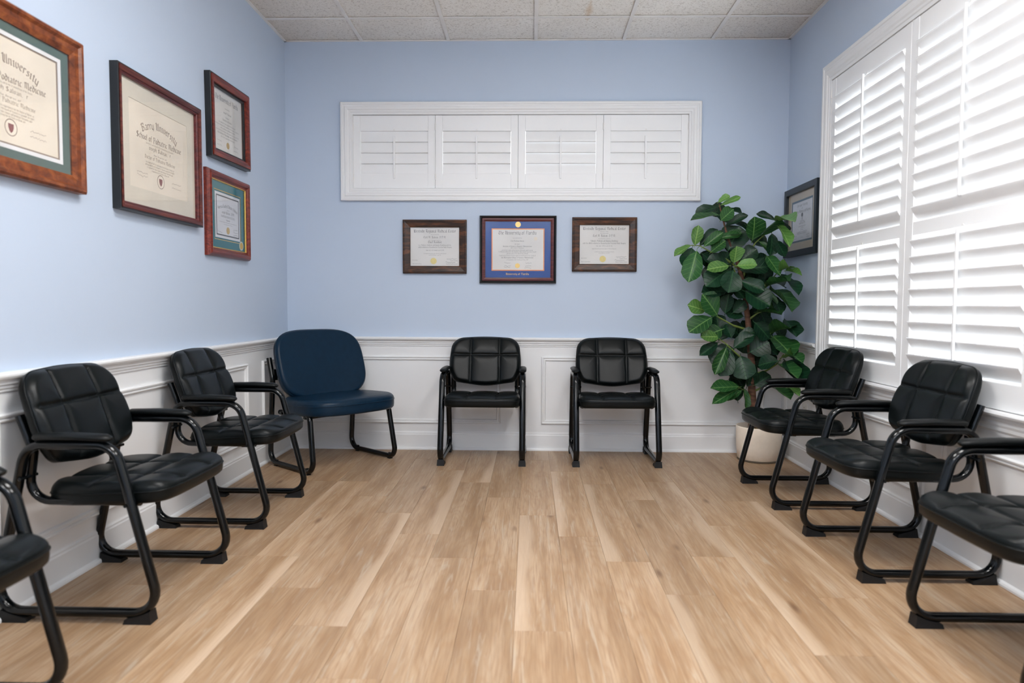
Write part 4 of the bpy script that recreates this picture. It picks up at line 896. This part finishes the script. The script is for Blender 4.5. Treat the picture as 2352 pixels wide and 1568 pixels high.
def leaf_mesh(var):
    rr = random.Random(var); v, fc = [], []; n, m = 11, 7
    wob_ = rr.uniform(0, 6); curl = rr.uniform(.10, .22); droop = rr.uniform(.08, .25)
    for i in range(n):
        t_ = i/(n-1)
        wd = (0, .19, .31, .38, .43, .47, .50, .50, .455, .33, .02)[i]*rr.uniform(.95, 1.05) if i else .03
        for j in range(m):
            s = -1+2*j/(m-1)
            x = s*wd; y = t_
            z = curl*abs(s)**1.6*wd*1.6 - droop*t_*t_ + .035*math.sin(t_*9+wob_+(2 if s > 0 else 0))*abs(s)**2 + (-.012 if j == m//2 else 0)
            v.append((x, y, z))
    for i in range(n-1):
        for j in range(m-1): fc.append((i*m+j, i*m+j+1, (i+1)*m+j+1, (i+1)*m+j))
    # petiole
    b = len(v)
    for (yy, zz) in ((-.14, -.02), (.04, -.012)):
        for k in range(4): v.append((.018*math.cos(PI/2*k+.78), yy, zz+.018*math.sin(PI/2*k+.78)))
    fc += [(b+k, b+(k+1) % 4, b+4+(k+1) % 4, b+4+k) for k in range(4)]
    return v, fc
LM = {}
for mname in ('leaf_dark', 'leaf_mid', 'leaf_light'):
    for var in range(4):
        v, fc = leaf_mesh(var); me = bpy.data.meshes.new('leaf'); me.from_pydata(v, [], fc); me.materials.append(MATS[mname])
        for p in me.polygons: p.use_smooth = True
        LM[mname, var] = me
# base x,y, tip x,y, width, depth toward the room, tip depth change, tone (d/m/l)
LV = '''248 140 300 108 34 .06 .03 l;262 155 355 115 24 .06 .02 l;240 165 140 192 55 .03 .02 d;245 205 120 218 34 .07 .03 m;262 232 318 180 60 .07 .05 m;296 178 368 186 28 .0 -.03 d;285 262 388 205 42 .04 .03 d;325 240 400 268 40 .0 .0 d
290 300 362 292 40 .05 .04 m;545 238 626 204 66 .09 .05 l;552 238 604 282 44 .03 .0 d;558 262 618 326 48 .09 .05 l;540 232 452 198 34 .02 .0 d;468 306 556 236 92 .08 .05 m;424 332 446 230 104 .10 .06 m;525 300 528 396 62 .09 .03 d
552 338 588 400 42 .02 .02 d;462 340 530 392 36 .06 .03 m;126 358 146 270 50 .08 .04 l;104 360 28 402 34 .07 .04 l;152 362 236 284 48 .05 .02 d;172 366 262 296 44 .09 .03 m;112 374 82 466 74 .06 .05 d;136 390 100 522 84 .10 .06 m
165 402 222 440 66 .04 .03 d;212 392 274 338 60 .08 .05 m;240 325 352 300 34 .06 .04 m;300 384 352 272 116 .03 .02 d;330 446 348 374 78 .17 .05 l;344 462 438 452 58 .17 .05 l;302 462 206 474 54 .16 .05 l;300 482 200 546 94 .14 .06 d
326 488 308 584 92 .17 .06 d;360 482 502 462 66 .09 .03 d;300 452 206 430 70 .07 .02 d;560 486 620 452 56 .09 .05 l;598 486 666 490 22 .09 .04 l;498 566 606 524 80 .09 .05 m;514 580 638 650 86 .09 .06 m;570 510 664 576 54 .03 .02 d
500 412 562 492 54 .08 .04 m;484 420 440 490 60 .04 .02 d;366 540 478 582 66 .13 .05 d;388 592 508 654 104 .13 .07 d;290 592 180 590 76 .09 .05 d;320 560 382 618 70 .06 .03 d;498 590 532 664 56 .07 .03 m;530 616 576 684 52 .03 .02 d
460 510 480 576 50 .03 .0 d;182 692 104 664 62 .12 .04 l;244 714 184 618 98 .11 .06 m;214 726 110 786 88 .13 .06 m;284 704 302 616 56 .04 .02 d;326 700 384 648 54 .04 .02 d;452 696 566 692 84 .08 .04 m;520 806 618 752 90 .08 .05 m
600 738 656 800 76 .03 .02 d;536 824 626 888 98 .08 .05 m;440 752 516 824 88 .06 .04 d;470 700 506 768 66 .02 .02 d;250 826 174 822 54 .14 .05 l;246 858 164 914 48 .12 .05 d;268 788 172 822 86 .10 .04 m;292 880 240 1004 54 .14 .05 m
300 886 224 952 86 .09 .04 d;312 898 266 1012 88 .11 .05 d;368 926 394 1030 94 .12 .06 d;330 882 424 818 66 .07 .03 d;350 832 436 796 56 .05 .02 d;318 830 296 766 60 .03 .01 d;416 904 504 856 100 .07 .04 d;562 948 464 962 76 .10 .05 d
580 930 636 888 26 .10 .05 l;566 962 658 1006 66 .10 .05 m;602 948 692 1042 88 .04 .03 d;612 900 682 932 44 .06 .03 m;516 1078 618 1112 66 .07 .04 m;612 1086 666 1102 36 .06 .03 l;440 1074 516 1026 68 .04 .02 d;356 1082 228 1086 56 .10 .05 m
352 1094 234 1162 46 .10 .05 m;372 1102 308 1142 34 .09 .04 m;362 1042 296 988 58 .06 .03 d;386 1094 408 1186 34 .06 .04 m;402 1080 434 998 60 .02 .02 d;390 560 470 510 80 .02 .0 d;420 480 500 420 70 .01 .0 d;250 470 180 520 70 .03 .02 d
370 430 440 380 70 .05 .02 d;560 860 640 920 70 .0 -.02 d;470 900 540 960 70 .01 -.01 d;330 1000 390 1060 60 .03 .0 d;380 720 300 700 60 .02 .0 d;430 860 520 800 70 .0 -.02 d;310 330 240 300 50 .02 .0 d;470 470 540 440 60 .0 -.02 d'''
lr = random.Random(11)
rows = [L.split() for L in LV.replace('\n', ';').split(';')]
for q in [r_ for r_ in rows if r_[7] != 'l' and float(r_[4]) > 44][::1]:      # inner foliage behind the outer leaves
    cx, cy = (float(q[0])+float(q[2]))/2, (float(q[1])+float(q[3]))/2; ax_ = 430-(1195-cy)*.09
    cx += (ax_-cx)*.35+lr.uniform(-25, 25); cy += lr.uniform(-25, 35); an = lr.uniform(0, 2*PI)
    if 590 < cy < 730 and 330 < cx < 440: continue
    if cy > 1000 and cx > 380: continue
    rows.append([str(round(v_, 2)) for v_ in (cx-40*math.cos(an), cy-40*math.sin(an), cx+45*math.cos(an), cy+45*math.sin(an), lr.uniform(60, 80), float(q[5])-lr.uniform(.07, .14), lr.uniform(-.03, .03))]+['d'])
for q in rows:
    bx, by, tx, ty, wd_, dep, dd = map(float, q[:7])
    B_ = S3(bx, by, dep); T_ = S3(tx, ty, dep+dd); ax = T_-B_; ln = ax.length; ax.normalize()
    nrm = Vector((lr.uniform(-.45, .45)+.25*ax.x, -1, .55+lr.uniform(-.3, .35))); nrm = (nrm-ax*nrm.dot(ax)).normalized(); sd = ax.cross(nrm).normalized()
    var = lr.randrange(4); o = link('leaf', LM[{'d': 'leaf_dark', 'm': 'leaf_mid', 'l': 'leaf_light'}[q[7]], var], None, fg)
    ln *= 1.10; sw = wd_*KS*1.25*(CD+B_.y)/CD
    Mx = Matrix((sd*sw, ax*ln, nrm*ln*.8)).transposed().to_4x4(); Mx.translation = B_
    o.matrix_local = Mx
